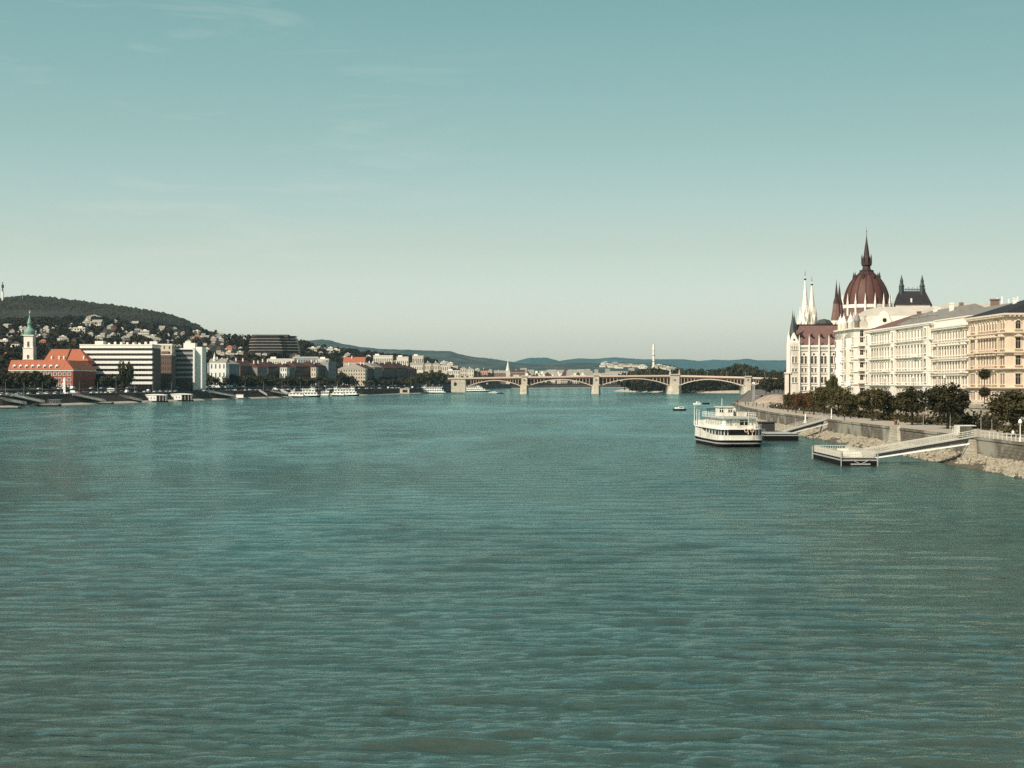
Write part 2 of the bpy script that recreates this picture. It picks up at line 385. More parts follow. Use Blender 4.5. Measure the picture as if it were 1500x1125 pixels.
# riprap stones
r = random.Random(3); b = MB()
ICO = [(0,0,-1),(.72,-.53,-.45),(-.28,-.85,-.45),(-.89,0,-.45),(-.28,.85,-.45),(.72,.53,-.45),(.28,-.85,.45),(-.72,-.53,.45),(-.72,.53,.45),(.28,.85,.45),(.89,0,.45),(0,0,1)]
ICF = [(0,1,2),(1,0,5),(0,2,3),(0,3,4),(0,4,5),(1,5,10),(2,1,6),(3,2,7),(4,3,8),(5,4,9),(1,10,6),(2,6,7),(3,7,8),(4,8,9),(5,9,10),(6,10,11),(7,6,11),(8,7,11),(9,8,11),(10,9,11)]
for i in range(7600):
    y = 190 + 460*r.random()**1.25; t = r.random(); wob = .9*math.sin(y*.11) + .6*math.sin(y*.37)
    x = bx(y) - .3 - (4.1 + wob*.8)*t; z = 1.75*(1-t) + .05
    s = r.uniform(.16, .42)*(1.5 if r.random() < .10 else 1)
    if t > .92: s *= .8
    ax, ay, az = s*r.uniform(.7, 1.3), s*r.uniform(.7, 1.4), s*r.uniform(.5, .9)
    b.add([(x + ax*(p[0] + r.uniform(-.18, .18)), y + ay*(p[1] + r.uniform(-.18, .18)), z + az*(p[2] + r.uniform(-.15, .15))) for p in ICO], ICF)
struct('riprap_stones', b, M['rock'], kind='stuff')
# earth mound at the bend of the quay
b = MB(); rr = random.Random(5); rings = []
for k, (s, z) in enumerate([(1, 4.6), (.8, 6.2), (.55, 8.2), (.25, 9.4), (.05, 9.7)]):
    rings.append([(127 + s*(10.5 + rr.uniform(-1.2, 1.2))*math.cos(a) , 745 + s*(26 + rr.uniform(-2, 2))*math.sin(a), min(z, 9.7)*.86 + .6) for a in [2*math.pi*i/20 for i in range(20)]])
b.loft(rings); struct('earth_mound', b, M['earth'], smooth=True)

# Buda bank on the left: waterline by bearing, then quay, street and hill
WY = [(-200, 760), (0, 871), (100, 985), (200, 1096), (340, 1307), (470, 1545), (530, 1658), (620, 1942), (680, 2350), (740, 3300), (800, 3500), (925, 3700), (1010, 3900), (1300, 4300)]
CREST = [(-200, 468), (0, 471), (60, 468), (130, 466), (200, 472), (260, 480), (300, 486), (340, 492), (380, 497), (440, 502), (480, 508), (520, 515), (560, 520), (620, 525), (660, 531), (700, 539), (740, 547), (800, 552), (1300, 553)]
DEEP = [(-200, 1700), (250, 1500), (330, 1050), (440, 900), (560, 1000), (740, 900), (1300, 900)]
def wy(px): return interp(WY, px)
def street(px): return wy(px) + 165
def hill(px, t):                            # t 0..1 from the street to the crest; returns Y, z
    Y0 = street(px); Y = Y0 + interp(DEEP, px)*t
    Yc = Y0 + interp(DEEP, px); zc = gz(interp(CREST, px), Yc) - 6
    w = .55*t + .45*t*t*(3 - 2*t)
    return Y, 9.8 + (zc - 9.8)*w + 3.0*math.sin(px*.05 + 7*t)*t*(1-t)*2
def on_hill(px, py):                        # the ground seen at a photo position on the slope
    best = None
    for i in range(101):
        Y, z = hill(px, i/100); e = abs(gz(py, Y) - z)
        if best is None or e < best[0]: best = (e, Y, z)
    return best[1], best[2]
cols = list(range(-560, 1301, 12))
def sweep(rows): 
    m = MB(); m.loft([[(gx(p, Y), Y, z) for Y, z in rows(p)] for p in cols], closed=False); return m
struct('shore', sweep(lambda p: [(wy(p) - 8, -1.6), (wy(p), 0), (wy(p) + 5, .9), (wy(p) + 9, 1.2)]), M['beach'])
struct('stepped_embankment', sweep(lambda p: [(wy(p) + 9, 1.2), (wy(p) + 21, 6.3), (wy(p) + 21.5, 6.9), (wy(p) + 24, 6.95)]), mat('embankment_stone', (.075, .045, .032), .9, .3, .3))
struct('quay_road', sweep(lambda p: [(wy(p) + 23.8, 6.9), (wy(p) + 84, 6.95), (wy(p) + 85, 9.6), (street(p) + 2, 9.8)]), M['asphalt'])
struct('hillside', sweep(lambda p: [hill(p, t/14) for t in range(15)] + [(hill(p, 1)[0] + 500, hill(p, 1)[1] - 25)]), M['soil'], smooth=True)
b = MB(); b.face((-6500, 3400, 2.2), (6500, 3400, 2.2), (6500, 12500, 2.2), (-6500, 12500, 2.2)); 
b.v = [(-6500, 4350, 2.2), (6500, 4350, 2.2), (6500, 12500, 2.2), (-6500, 12500, 2.2)]
struct('ground', b, M['ground'])
b = MB(); b.loft([[(-6500, 4360, 2.4), (-6500, 2200, 8)], [(-900, 4360, 2.4), (-1150, 2600, 8)]], closed=False)
struct('inland_ground', b, M['ground'])

# hills, each a real ridge with depth
def ridge(name, pts, Y, depth, m, amp, seed, step=6, rows=9):
    r = random.Random(seed); mb = MB(); rings = []
    p0, p1 = pts[0][0], pts[-1][0]; ph = [r.uniform(0, 6.28) for _ in range(8)]
    px = p0
    while px <= p1:
        zc = gz(interp(pts, px), Y); ring = []
        for k in range(rows):
            t = k/(rows - 1)                   # 0 front foot, .5 crest, 1 back foot
            s = 1 - abs(2*t - 1); s = s*s*(3 - 2*s)*.4 + s*.6
            y = Y + (t - .5)*depth
            x = gx(px, Y)
            n = sum(math.sin(x*(.004*(i+1)) + ph[i] + y*.003*(i+1))/(i+1) for i in range(5))
            z = (zc - 3)*s + 2 + (amp*n*(1 - s*s) + r.uniform(-1, 1)*amp*.06)*(s > 0)*min(1, 4*s)
            ring.append((x, y, z))
        rings.append(ring); px += step
    mb.loft(rings, closed=False)
    return struct(name, mb, m, smooth=True)
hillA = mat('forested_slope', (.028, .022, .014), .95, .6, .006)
hillB = mat('haze_tinted_mixed_slope', (.030, .050, .045), .95, .55, .004, dirt=((.10, .09, .07), .011))  # teal of the distance haze mixed into the slope colour
hillC = mat('haze_tinted_slope', (.038, .085, .095), .95, .4, .002)  # blue of the far haze is put into this colour
NEARR = [(-260, 470), (-120, 452), (0, 440), (20, 436), (40, 434.5), (80, 438), (130, 444), (170, 449), (200, 453), (240, 460), (270, 469), (290, 478), (310, 488), (340, 498), (380, 506), (440, 516), (520, 530)]
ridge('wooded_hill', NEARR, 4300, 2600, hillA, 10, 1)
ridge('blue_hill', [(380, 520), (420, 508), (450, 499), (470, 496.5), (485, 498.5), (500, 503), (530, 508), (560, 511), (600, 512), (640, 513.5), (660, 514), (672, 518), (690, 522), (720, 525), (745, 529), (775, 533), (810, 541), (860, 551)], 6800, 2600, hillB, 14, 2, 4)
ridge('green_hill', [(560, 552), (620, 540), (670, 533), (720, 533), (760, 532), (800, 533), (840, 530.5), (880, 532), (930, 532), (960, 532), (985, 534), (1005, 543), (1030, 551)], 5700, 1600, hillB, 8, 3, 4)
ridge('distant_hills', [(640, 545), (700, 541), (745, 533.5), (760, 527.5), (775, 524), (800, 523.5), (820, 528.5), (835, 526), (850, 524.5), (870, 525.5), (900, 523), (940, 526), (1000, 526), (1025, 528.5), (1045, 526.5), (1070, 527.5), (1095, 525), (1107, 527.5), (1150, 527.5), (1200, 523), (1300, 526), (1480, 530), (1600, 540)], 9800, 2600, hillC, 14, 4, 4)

# ================================================================== HELPERS FOR LABELS
LMARK = [(30, 'the church spire'), (62, 'the church tower'), (150, 'the orange-roofed convent'), (232, 'the white banded hotel'), (300, 'the glass office block'), (352, 'the white chapel'),
         (440, 'the dark terraced building'), (494, 'the shaded town houses'), (540, 'the cream palace'), (612, 'the brown row of houses'), (672, 'the leafy quayside'), (760, 'the near arch of the bridge'), (9999, 'the bridge')]
def near(px):
    for lim, n in LMARK:
        if px < lim: return n

# ================================================================== PEST BUILDINGS (right)
ZS = 9.0
def levels(face, parent, Xf, ys, floors, w, hoods, trim, inset=.75, arch_top=False, y_is='y', wm='frame'):
    for fi, (z0, z1) in enumerate(floors):
        h = round((z1 - z0)*.56, 2)
        for y in ys:
            pos = (Xf, y, z0 + inset) if face in 'WE' else (y, Xf, z0 + inset)
            win(parent, face, pos, w, h, hoods[fi], trim, arch_top and fi == len(floors) - 1, wm, 'skytintglass' if face == 'W' else 'glass')
XF = 123.0
def palace(name, label, x0, x1, y0, y1, zt, wallm, trim, belts, yw, xs, w=1.25, hoods=(0, 1, 2, 1, 0), arch=False, wallz=ZS):
    t = thing(name, label, 'building', (x0, y0, wallz))
    b = MB(); b.box(x0, x1, y0, y1, wallz - .5, zt); part('wall', b, wallm, t)
    for i, z in enumerate(belts[1:]):
        d = .8 if i != 0 else .95
        b = MB(); b.box(x0 - d, x1 + .3, y0 - d, y1 - .02, z - .28, z); b.box(x0 - d*.55, x1 + .2, y0 - d*.55, y1 - .03, z - .62, z - .28)
        part('belt_course', b, M[trim], t)
    b = MB(); b.box(x0 - 1.1, x1 + .4, y0 - 1.1, y1 - .01, zt - .35, zt + .12); b.box(x0 - .6, x1 + .3, y0 - .6, y1 - .02, zt - .9, zt - .35)
    n = int((y1 - y0)/1.1)
    for i in range(n): b.box(x0 - 1.0, x0 - .5, y0 + .2 + i*1.1, y0 + .6 + i*1.1, zt - .75, zt - .36)
    for i in range(int((x1 - x0)/1.1)): b.box(x0 + .2 + i*1.1, x0 + .6 + i*1.1, y0 - 1.0, y0 - .5, zt - .75, zt - .36)
    part('cornice', b, M[trim], t)
    b = MB(); b.box(x0 - .35, x1 + .1, y0 - .35, y1 - .04, wallz - .5, wallz + 1.2); part('plinth', b, M[trim], t)
    fl = list(zip(belts, belts[1:] + [zt - .7]))
    levels('W', t, x0, yw, fl, w, hoods, trim, arch_top=arch)
    if xs: levels('S', t, y0, xs, fl, w, hoods, trim, arch_top=arch)
    return t
# ochre corner palace
y0, y1 = 384.0, 417.0
yw = [386.6, 388.6] + [393 + 2.35*i for i in range(7)] + [411.4, 413.4]
oc = palace('corner_palace', 'ochre stuccoed corner palace with dark slate roof, nearest the camera', XF, 150, y0, y1, 31.9, M['yellow'], 'trimy', [9.0, 13.6, 18.4, 22.5, 27.4], yw, [125.6 + 3.1*i for i in range(8)], 1.3, (0, 0, 1, 2, 0), True)
b = MB(); b.hip(XF, 150, y0, y1, 32.05, 5.2, 1.0); part('roof', b, M['slate'], oc)
for y, z in ((393, 22.3), (393, 18.2)):
    b = MB(); b.box(XF - 1.2, XF - .1, y - 1.5, y + 15.8, z, z + .25)
    for i in range(18): b.box(XF - 1.18, XF - 1.08, y - 1.45 + i, y - 1.35 + i, z + .25, z + 1.1)
    b.box(XF - 1.2, XF - 1.05, y - 1.5, y + 15.8, z + 1.1, z + 1.22)
    for i in range(5): b.box(XF - 1.0, XF - .05, y - .9 + i*3.6, y - .5 + i*3.6, z - .7, z - .01)
    part('balcony', b, M['trimy'], oc)
b = MB(); b.box(131, 131.8, 404, 404.8, 34.6, 36.6); b.box(130.9, 131.9, 403.9, 404.9, 36.6, 36.85); part('chimney', b, M['whitepaint'], oc)
# cream palace
cp = palace('cream_palace', 'narrow cream palace with tall parapet between the ochre palace and white palace', XF + .25, 150, 417.05, 453, 30.6, M['cream'], 'trimw', [9.0, 13.4, 17.6, 21.6, 26.2], [419.3, 422] + [426 + 2.7*i for i in range(8)] + [449.2, 451.4], [], 1.2, (0, 1, 1, 2, 0))
b = MB(); b.box(XF + .5, 149, 417.2, 452.8, 30.72, 32.6); b.box(XF + .3, 149.2, 417.1, 452.9, 32.6, 32.9); part('parapet', b, M['trimw'], cp)
b = MB(); b.gable(XF + 2, 149, 417.3, 452.7, 32.6, 4.0, 0, 'y'); part('roof', b, M['greymetal'], cp)
for y in (419.3, 449.8):
    b = MB(); b.box(XF - .9, XF + .2, y - 1.5, y + 3.6, 17.4, 17.7)
    for i in range(6): b.box(XF - .88, XF - .78, y - 1.4 + i*.97, y - 1.3 + i*.97, 17.7, 18.5)
    b.box(XF - .9, XF - .76, y - 1.5, y + 3.6, 18.5, 18.62); part('balcony', b, M['trimw'], cp)
b = MB(); b.box(139, 141.2, 448, 449.6, 34, 38.6); b.box(138.8, 141.4, 447.8, 449.8, 38.6, 39); part('chimney', b, M['brick'], cp)
# long white palace
wp = palace('long_white_palace', 'long white five-storey palace with red-brown and grey roof', XF, 148, 453.05, 536, 32.4, M['white'], 'trimw', [9.0, 14.0, 18.4, 22.6, 27.6], [457.4] + [464 + 3.72*i for i in range(18)] + [531.6, 534.4][:0] + [533.2], [], 1.25, (0, 1, 0, 1, 0))
b = MB(); b.hip(XF, 148, 492, 536, 32.5, 5.0, 1.0); part('roof', b, M['redbrown'], wp, label='red-brown tiled roof')
b = MB(); b.gable(XF, 148, 453.3, 500, 32.46, 5.4, .9, 'y'); part('roof', b, M['greymetal'], wp, label='grey sheet-metal roof')
for ya, yb_ in ((454.2, 460.6), (494, 500), (529.6, 535.6)):
    b = MB(); b.box(XF - .75, XF, ya, yb_, 9, 31.4); q = part('bay', b, M['white'], wp)
    for z in (14.9, 19.2, 23.4, 28.4): win(wp, 'W', (XF - .75, (ya+yb_)/2, z), 1.3, 2.4, 1 if z < 28 else 0)
for (ya, z) in ((467, 22.4), (505, 18.2), (480, 13.8), (514, 13.8)):
    b = MB(); b.box(XF - 1.1, XF - .1, ya, ya + 5, z, z + .25)
    for i in range(9): b.box(XF - 1.08, XF - .98, ya + .05 + i*.6, ya + .13 + i*.6, z + .25, z + 1.1)
    b.box(XF - 1.1, XF - .95, ya, ya + 5, z + 1.1, z + 1.22); part('balcony', b, M['trimw'], wp)
for y, x in ((462, 131), (476, 138), (487, 133), (505, 139), (518, 136)):
    b = MB(); b.box(x, x + 1.0, y, y + 1.6, 34.5, 38.6 if x < 137 else 39.4); b.box(x - .12, x + 1.12, y - .12, y + 1.72, 38.2, 38.5); part('chimney', b, M['brick'] if y in (476, 518) else M['trimw'], wp)
for y in (453.6, 493.4, 501.2, 529):
    b = MB(); b.tube((XF - .12, y, 9), (XF - .12, y, 32), .09, 5); part('drainpipe', b, M['greymetal'], wp)
b = MB()
for i in range(4): b.gable(XF + 2.2, XF + 5, 462 + i*9, 463.6 + i*9, 34.2, .9, 0, 'x')
for i in range(3):
    b = MB(); y = 465 + i*10; b.box(XF + 2.2, XF + 4.5, y, y + 1.5, 33.2, 34.9); b.gable(XF + 2.0, XF + 5, y - .1, y + 1.6, 34.92, .5, 0, 'x'); part('dormer', b, M['greymetal'], wp)
# tall white corner house with stacked balconies
hx, hy = 126.0, 569.0
th = thing('balcony_house', 'tall white corner house with stacked balconies, gable and turrets before the parliament', 'building', (hx, hy, ZS))
b = MB(); b.box(hx, 172, hy, 602, 8.5, 34.6); b.box(hx + 4.8, 172, hy + .6, 601.5, 34.6, 39.2); part('wall', b, M['white'], th)
for z in (14.2, 18.8, 23.4, 28):
    b = MB(); b.box(hx - .4, 172.2, hy - .4, 601.9, z - .3, z); part('belt_course', b, M['trimw'], th)
b = MB(); b.box(hx - .9, 172.3, hy - .9, 601.95, 34.3, 34.8); part('cornice', b, M['trimw'], th)
for z in (10.3, 15.1, 19.7, 24.3, 28.9, 31.6):
    for y in (571.3, 574.3, 580, 583.3, 588.5, 591.5, 596.5, 600): win(th, 'W', (hx, y, z), 1.4, 2.3 if z < 32 else 1.8, 1 if z < 28 else 0)
    for x in (128.6, 133.4, 137): win(th, 'S', (x, hy, z), 1.3, 2.3 if z < 32 else 1.8, 1 if z < 28 else 0)
for z in (14.3, 18.9, 23.5, 28.1):
    b = MB(); b.box(hx + 1.1, hx + 4.3, hy - 1.7, hy, z, z + .3); b.box(hx + 1.1, hx + 4.3, hy - 1.7, hy - 1.5, z + .3, z + 1.3); b.box(hx + 1.1, hx + 1.3, hy - 1.5, hy, z + .3, z + 1.3); b.box(hx + 4.1, hx + 4.3, hy - 1.5, hy, z + .3, z + 1.3)
    for x in (hx + 1.4, hx + 3.5): b.loft([[(x, hy - 1.5, z - .02), (x + .5, hy - 1.5, z - .02), (x + .5, hy, z - .02), (x, hy, z - .02)], [(x, hy - .3, z - 1.2), (x + .5, hy - .3, z - 1.2), (x + .5, hy, z - 1.2), (x, hy, z - 1.2)]])
    part('balcony', b, M['trimw'], th)
for y in (577.2, 594):
    b = MB(); b.prism([(hx, y - 3), (hx - 1.7, y - 1.6), (hx - 1.7, y + 1.6), (hx, y + 3)], 13.5, 31.2); part('bay', b, M['white'], th)
    for z in (15.1, 19.7, 24.3, 28.0): win(th, 'W', (hx - 1.7, y, z), 1.6, 2.4)
    b = MB(); b.loft([[(hx, y - 3.1, 31.2), (hx - 1.9, y - 1.7, 31.2), (hx - 1.9, y + 1.7, 31.2), (hx, y + 3.1, 31.2)], [(hx + .1, y - .6, 33.6), (hx - .3, y - .4, 33.6), (hx - .3, y + .4, 33.6), (hx + .1, y + .6, 33.6)]]); part('bay_roof', b, M['greymetal'], th)
b = MB(); b.hip(hx + 5, 171, hy + 1, 601, 39.2, 3.6, .4, 6); part('roof', b, M['paleroof'], th)
b = MB(); b.loft([[(x, hy - .2, z) for x, z in ((133.6, 34.8), (140.4, 34.8), (138.2, 40.2), (137, 41), (135.8, 40.2))], [(x, hy + 8, z) for x, z in ((133.6, 34.8), (140.4, 34.8), (138.2, 40.2), (137, 41), (135.8, 40.2))]]); g_ = part('gable', b, M['white'], th)
b = MB(); b.loft([[(137 + .8*math.cos(a), y, 37.6 + .8*math.sin(a)) for a in [2*math.pi*i/12 for i in range(12)]] for y in (hy - .25, hy - .1)]); part('round_window', b, M['glass'], g_)
for (x, y) in ((hx + 1.2, hy + 1.2), (hx + 1.2, hy + 12), (hx + 1.2, hy + 24), (hx + 1.4, hy + 31)):
    b = MB(); b.lathe(x, y, [(1.1, 34), (1.1, 37.2), (1.3, 37.4), (1.2, 37.8), (.5, 39.6), (.12, 40.4), (.02, 41.4)], 8); part('corner_turret', b, M['greymetal'] if y < hy + 10 else M['wstone'], th, True)
b = MB(); b.box(hx + 1.6, hx + 4.7, hy + .4, hy + 6, 34.8, 37.2); b.lathe(hx + 3.1, hy + 3, [(2.3, 37.2), (2.2, 38.0), (1.7, 38.9), (.6, 39.4)], 10); part('attic_pavilion', b, M['paleroof'], th)
# pale long-roofed block behind
bb = thing('rear_block', 'pale block with long light roof rising behind the white palace', 'building', (150, 560, ZS))
b = MB(); b.box(146, 196, 545, 590, 8.6, 38.9); part('wall', b, M['cream'], bb)
b = MB(); b.box(145.6, 196.4, 544.5, 590.4, 38.7, 39.2); part('cornice', b, M['trimw'], bb)
b = MB(); b.hip(146, 196, 545, 590, 39.2, 4.0, .3, 12); part('roof', b, M['paleroof'], bb)
for x in (150, 156, 162, 168, 174, 180, 186): win(bb, 'S', (x, 545, 36.0), 1.3, 2.0, 0)
for i, x in enumerate((174.2, 176, 178.4, 180.2, 181.6)):
    b = MB(); b.box(x, x + .32, 556, 556.4, 42, 45.2 + .5*math.sin(i*2.1)); b.box(x - .08, x + .4, 555.9, 556.5, 44.4, 44.6); part('chimney', b, M['whitepaint'], bb)
wb = thing('attic_block', 'plain whitish attic block peeping over the ochre palace roof', 'building', (146, 455, ZS))
b = MB(); b.box(140.5, 158, 460, 482, 8.8, 36.2); part('wall', b, M['white'], wb)
b = MB(); b.loft([[(140, 459.6, 36.2), (158.5, 459.6, 38.2), (158.5, 482.4, 38.2), (140, 482.4, 36.2)], [(140, 459.6, 36.5), (158.5, 459.6, 38.5), (158.5, 482.4, 38.5), (140, 482.4, 36.5)]]); part('roof', b, M['greymetal'], wb)

# ------------------------------------------------------------------ the domed parliament
pa = thing('parliament', 'domed gothic parliament of pale stone with red dome and spires', 'parliament', (160, 775, ZS))
PX0, PY0 = 138.0, 776.0
b = MB(); b.prism([(PX0 + 1.5, PY0), (220, PY0), (225, PY0 + 30), (PX0 + 7.5, PY0 + 30)], 8.5, 32.4); b.prism([(150, PY0 + 28), (262, PY0 + 28), (300, 1040), (197, 1040)], 8.5, 32.2); part('wall', b, M['stone'], pa)
b = MB(); b.prism([(PX0 - 1.4, PY0 - 1), (PX0 + 1.6, PY0 - 1), (PX0 + 8.5, PY0 + 36), (PX0 + 5.3, PY0 + 36)], 8.5, 19.0); b.prism([(PX0 - 1.8, PY0 - 1.4), (PX0 + 1.8, PY0 - 1.4), (PX0 + 8.7, PY0 + 36.3), (PX0 + 5.0, PY0 + 36.3)], 19.0, 19.7); part('terrace', b, M['stone'], pa)
b = MB(); b.gable(PX0 + 6.5, 220, PY0 + .8, PY0 + 29, 33.2, 10.6, 0, 'x'); part('roof', b, M['redbrown'], pa)
b = MB(); b.loft([[(151, PY0 + 29.1, 32.25), (261, PY0 + 29.1, 32.25), (299, 1039, 32.25), (198, 1039, 32.25)], [(168, PY0 + 44, 44), (246, PY0 + 44, 44), (280, 1022, 44), (214, 1022, 44)]]); part('roof', b, M['redbrown'], pa)
b = MB(); b.box(PX0 + 5, 220, PY0 + 14.6, PY0 + 15.2, 43.6, 44.3)
for i in range(38): b.box(PX0 + 5.2 + 2*i, PX0 + 5.5 + 2*i, PY0 + 14.75, PY0 + 15.05, 44.3, 45.0)
part('ridge_crest', b, M['domerib'], pa)
sp = 4.95; bays = [gx(1163.3, PY0) + sp*i for i in range(15)]
for i, x in enumerate(bays):
    xb = x - sp/2
    b = MB(); b.box(xb - .35, xb + .35, PY0 - 1.0, PY0, 8.5, 33.6); b.lathe(xb, PY0 - .5, [(.42, 33.6), (.38, 36), (.04, 38.6)], 4, .785); part('buttress', b, M['wstone'], pa)
    if i == 0: continue
    for dx in (-.82, .82):
        win(pa, 'S', (x + dx, PY0, 23.9), 1.2, 4.0, 0, 'wstone', True, gm='stainedglass'); win(pa, 'S', (x + dx, PY0, 19.8), .9, 2.0, 0, 'wstone', gm='stainedglass'); win(pa, 'S', (x + dx, PY0, 14.4), 1.2, 3.1, 0, 'wstone', True, gm='stainedglass')
        win(pa, 'S', (x + dx, PY0, 10.6), .9, 2.0, 0, 'wstone')
    b = MB(); b.loft([[(x + .5*math.cos(a), yy, 28.7 + .5*math.sin(a)) for a in [math.pi*k/5 for k in range(10)]] for yy in (PY0 - .12, PY0)]); part('round_window', b, M['glass'], pa)
    b = MB(); b.box(x - 2.0, x + 2.0, PY0 - .12, PY0 - .01, 31.0, 32.2); part('gallery_opening', b, M['glass'], pa)
    b = MB()
    for k in range(7): b.box(x - 1.8 + k*.6, x - 1.6 + k*.6, PY0 - .4, PY0 - .13, 31.0, 32.3)
    b.box(x - 2.1, x + 2.1, PY0 - .5, PY0, 30.5, 31.0); b.box(x - 2.1, x + 2.1, PY0 - .55, PY0 + .3, 32.3, 33.3); part('balustrade', b, M['wstone'], pa)
    if i % 1 == 0:
        b = MB(); b.gable(x - .45, x + .45, PY0 + 4.2, PY0 + 7.6, 38.2, 1.0, .1, 'y'); part('dormer', b, M['domerib'], pa)
for z in (13.8, 18.8, 22.9):
    b = MB(); b.box(PX0 + 1.2, 220, PY0 - .35, PY0 - .02, z, z + .35); part('belt_course', b, M['wstone'], pa)
# corner tower with steep gable and two copper spires
x = bays[0]
b = MB(); b.box(x - 2.9, x + 2.6, PY0 - .8, PY0 + 6, 8.5, 34.2); part('corner_tower', b, M['stone'], pa)
for dx in (-.75, .75):
    for z, h in ((24.4, 3.3), (19.9, 1.7), (14.6, 2.7)): win(pa, 'S', (x + dx, PY0 - .8, z), .9, h, 0, 'wstone', h > 2)
for k in range(3): win(pa, 'S', (x - 1.2 + 1.2*k, PY0 - .8, 31.2), .6, 1.6, 0, 'wstone', True)
b = MB(); b.loft([[(x - 2.9, y, 34.2), (x + 2.6, y, 34.2), (x - .15, y, 39.6)] for y in (PY0 - .8, PY0 + 5)]); part('gable', b, M['wstone'], pa)
b = MB(); b.loft([[(x - .15 + .45*math.cos(a), yy, 36 + .45*math.sin(a)) for a in [math.pi*k/5 for k in range(10)]] for yy in (PY0 - .95, PY0 - .8)]); part('round_window', b, M['glass'], pa)
for (dx, dy, zt, rr) in ((-.1, 3.5, 50.6, 2.3), (2.3, 12, 49.6, 2.3)):
    b = MB(); b.lathe(x + dx, PY0 + dy, [(rr + .3, 34.3), (rr, 36), (rr*.62, 41), (rr*.5, 43.5), (rr*.42, 43.8), (rr*.22, 46.5), (.1, zt - .6), (.02, zt + 1.2)], 8); part('copper_spire', b, M['darkcopper'], pa)
b = MB(); b.lathe(PX0 + .9, PY0 + .6, [(.8, 8.5), (.8, 36), (1.0, 36.2), (.5, 38), (.03, 41)], 8); part('stair_turret', b, M['stone'], pa)
# twin white towers of the river front
for i, (px, tip, Y) in enumerate(((1179.3, 402, 905), (1189.2, 410, 930))):
    cx, zt = gx(px, Y), gz(tip, Y); s = 4.3
    b = MB(); b.lathe(cx, Y, [(s + .6, 8.5), (s + .5, 36), (s + .2, 36.5), (s, 44), (s*.92, 47), (s*.72, 52.5), (s*.7, 54), (s*.52, 55), (s*.33, 63), (s*.16, 70), (.25, zt - 2), (.03, zt)], 8, math.pi/8)
    t_ = part('white_tower', b, M['wstone'], pa)
    b = MB(); b.lathe(cx, Y, [(.7, zt - 3.2), (.75, zt - 2.6), (.18, zt - 2.2), (.12, zt + 1.4), (.02, zt + 2.2)], 6); part('finial', b, M['domerib'], t_)
    b = MB()
    for k in range(8):
        a = math.pi/4*k; rx, ry = cx + s*1.02*math.cos(a), Y + s*1.02*math.sin(a)
        b.lathe(rx, ry, [(.55, 34), (.5, 47.5), (.62, 48), (.3, 50), (.03, 54.5)], 5)
        rx, ry = cx + s*.74*math.cos(a + .39), Y + s*.74*math.sin(a + .39); b.lathe(rx, ry, [(.4, 46), (.35, 53.6), (.04, 59)], 5)
        rx, ry = cx + s*.42*math.cos(a), Y + s*.42*math.sin(a); b.lathe(rx, ry, [(.25, 54), (.22, 57.5), (.03, 61.5)], 4)
    part('pinnacle', b, M['wstone'], t_)['kind'] = 'stuff'
    for z, h, w in ((38, 4.6, 1.1), (44.8, 3.6, .9), (50, 2.6, .7)):
        o = link('window', pane_mesh(w, h, True), t_); O = ORG[pa.name]; o.location = (cx - .2 - O[0], Y - s*(1.06 if z < 44 else .98 if z < 47 else .83) - O[1], z - O[2])
# brown-roofed turrets between wing and dome
for (px, tip, Y, red) in ((1225.2, 411, 850, True), (1229.6, 415, 862, True)):
    cx, zt = gx(px, Y), gz(tip, Y); s = 3.0
    b = MB(); b.lathe(cx, Y, [(s, 8.5), (s, 47), (s + .3, 47.3), (s + .3, 48.4), (s - .1, 48.5)], 8, .39); t_ = part('turret', b, M['wstone'], pa)
    b = MB(); b.lathe(cx, Y, [(s + .1, 48.3), (s*.75, 54), (s*.58, 58)], 8, .39); part('turret_roof', b, M['redbrown'], t_)
    b = MB(); b.lathe(cx, Y, [(s*.62, 57.9), (s*.5, 59.5), (s*.34, 61), (s*.2, 65), (.14, zt - 1), (.02, zt + 1)], 8, .39); part('turret_spire', b, M['domerib'], t_)
    for z in (40.5, 44): 
        o = link('window', pane_mesh(.9, 1.9, True), t_); O = ORG[pa.name]; o.location = (cx - .3 - O[0], Y - s*1.0 - .02 - O[1], z - O[2])
# drum, dome, ribs, lantern
DX, DY, DZ = gx(1269.3, 905), 905.0, -2.8
def shift(m): m.v = [(x, y, z + DZ) for x, y, z in m.v]
b = MB(); b.lathe(DX, DY, [(17.5, 30), (17.5, 46), (16.2, 50), (15.2, 55.5), (13.9, 56.2), (13.9, 60.6)], 32); shift(b); part('drum', b, M['redbrown'], pa)
b = MB(); b.lathe(DX, DY, [(14.0, 60.4), (14.3, 60.6), (14.3, 62.5), (13.5, 62.6)], 32); shift(b); part('drum_gallery', b, M['wstone'], pa)
prof = [(13.1*math.sqrt(max(0, 1 - (t**1.9))), 60.8 + 22.5*t) for t in [i/16 for i in range(15)]]
prof = [(13.2*(1 - t**2.15)**.62, 60.8 + 22.0*t) for t in [i/18 for i in range(17)]]
b = MB(); b.lathe(DX, DY, prof, 48); shift(b); dome = part('dome', b, M['domered'], pa, True)
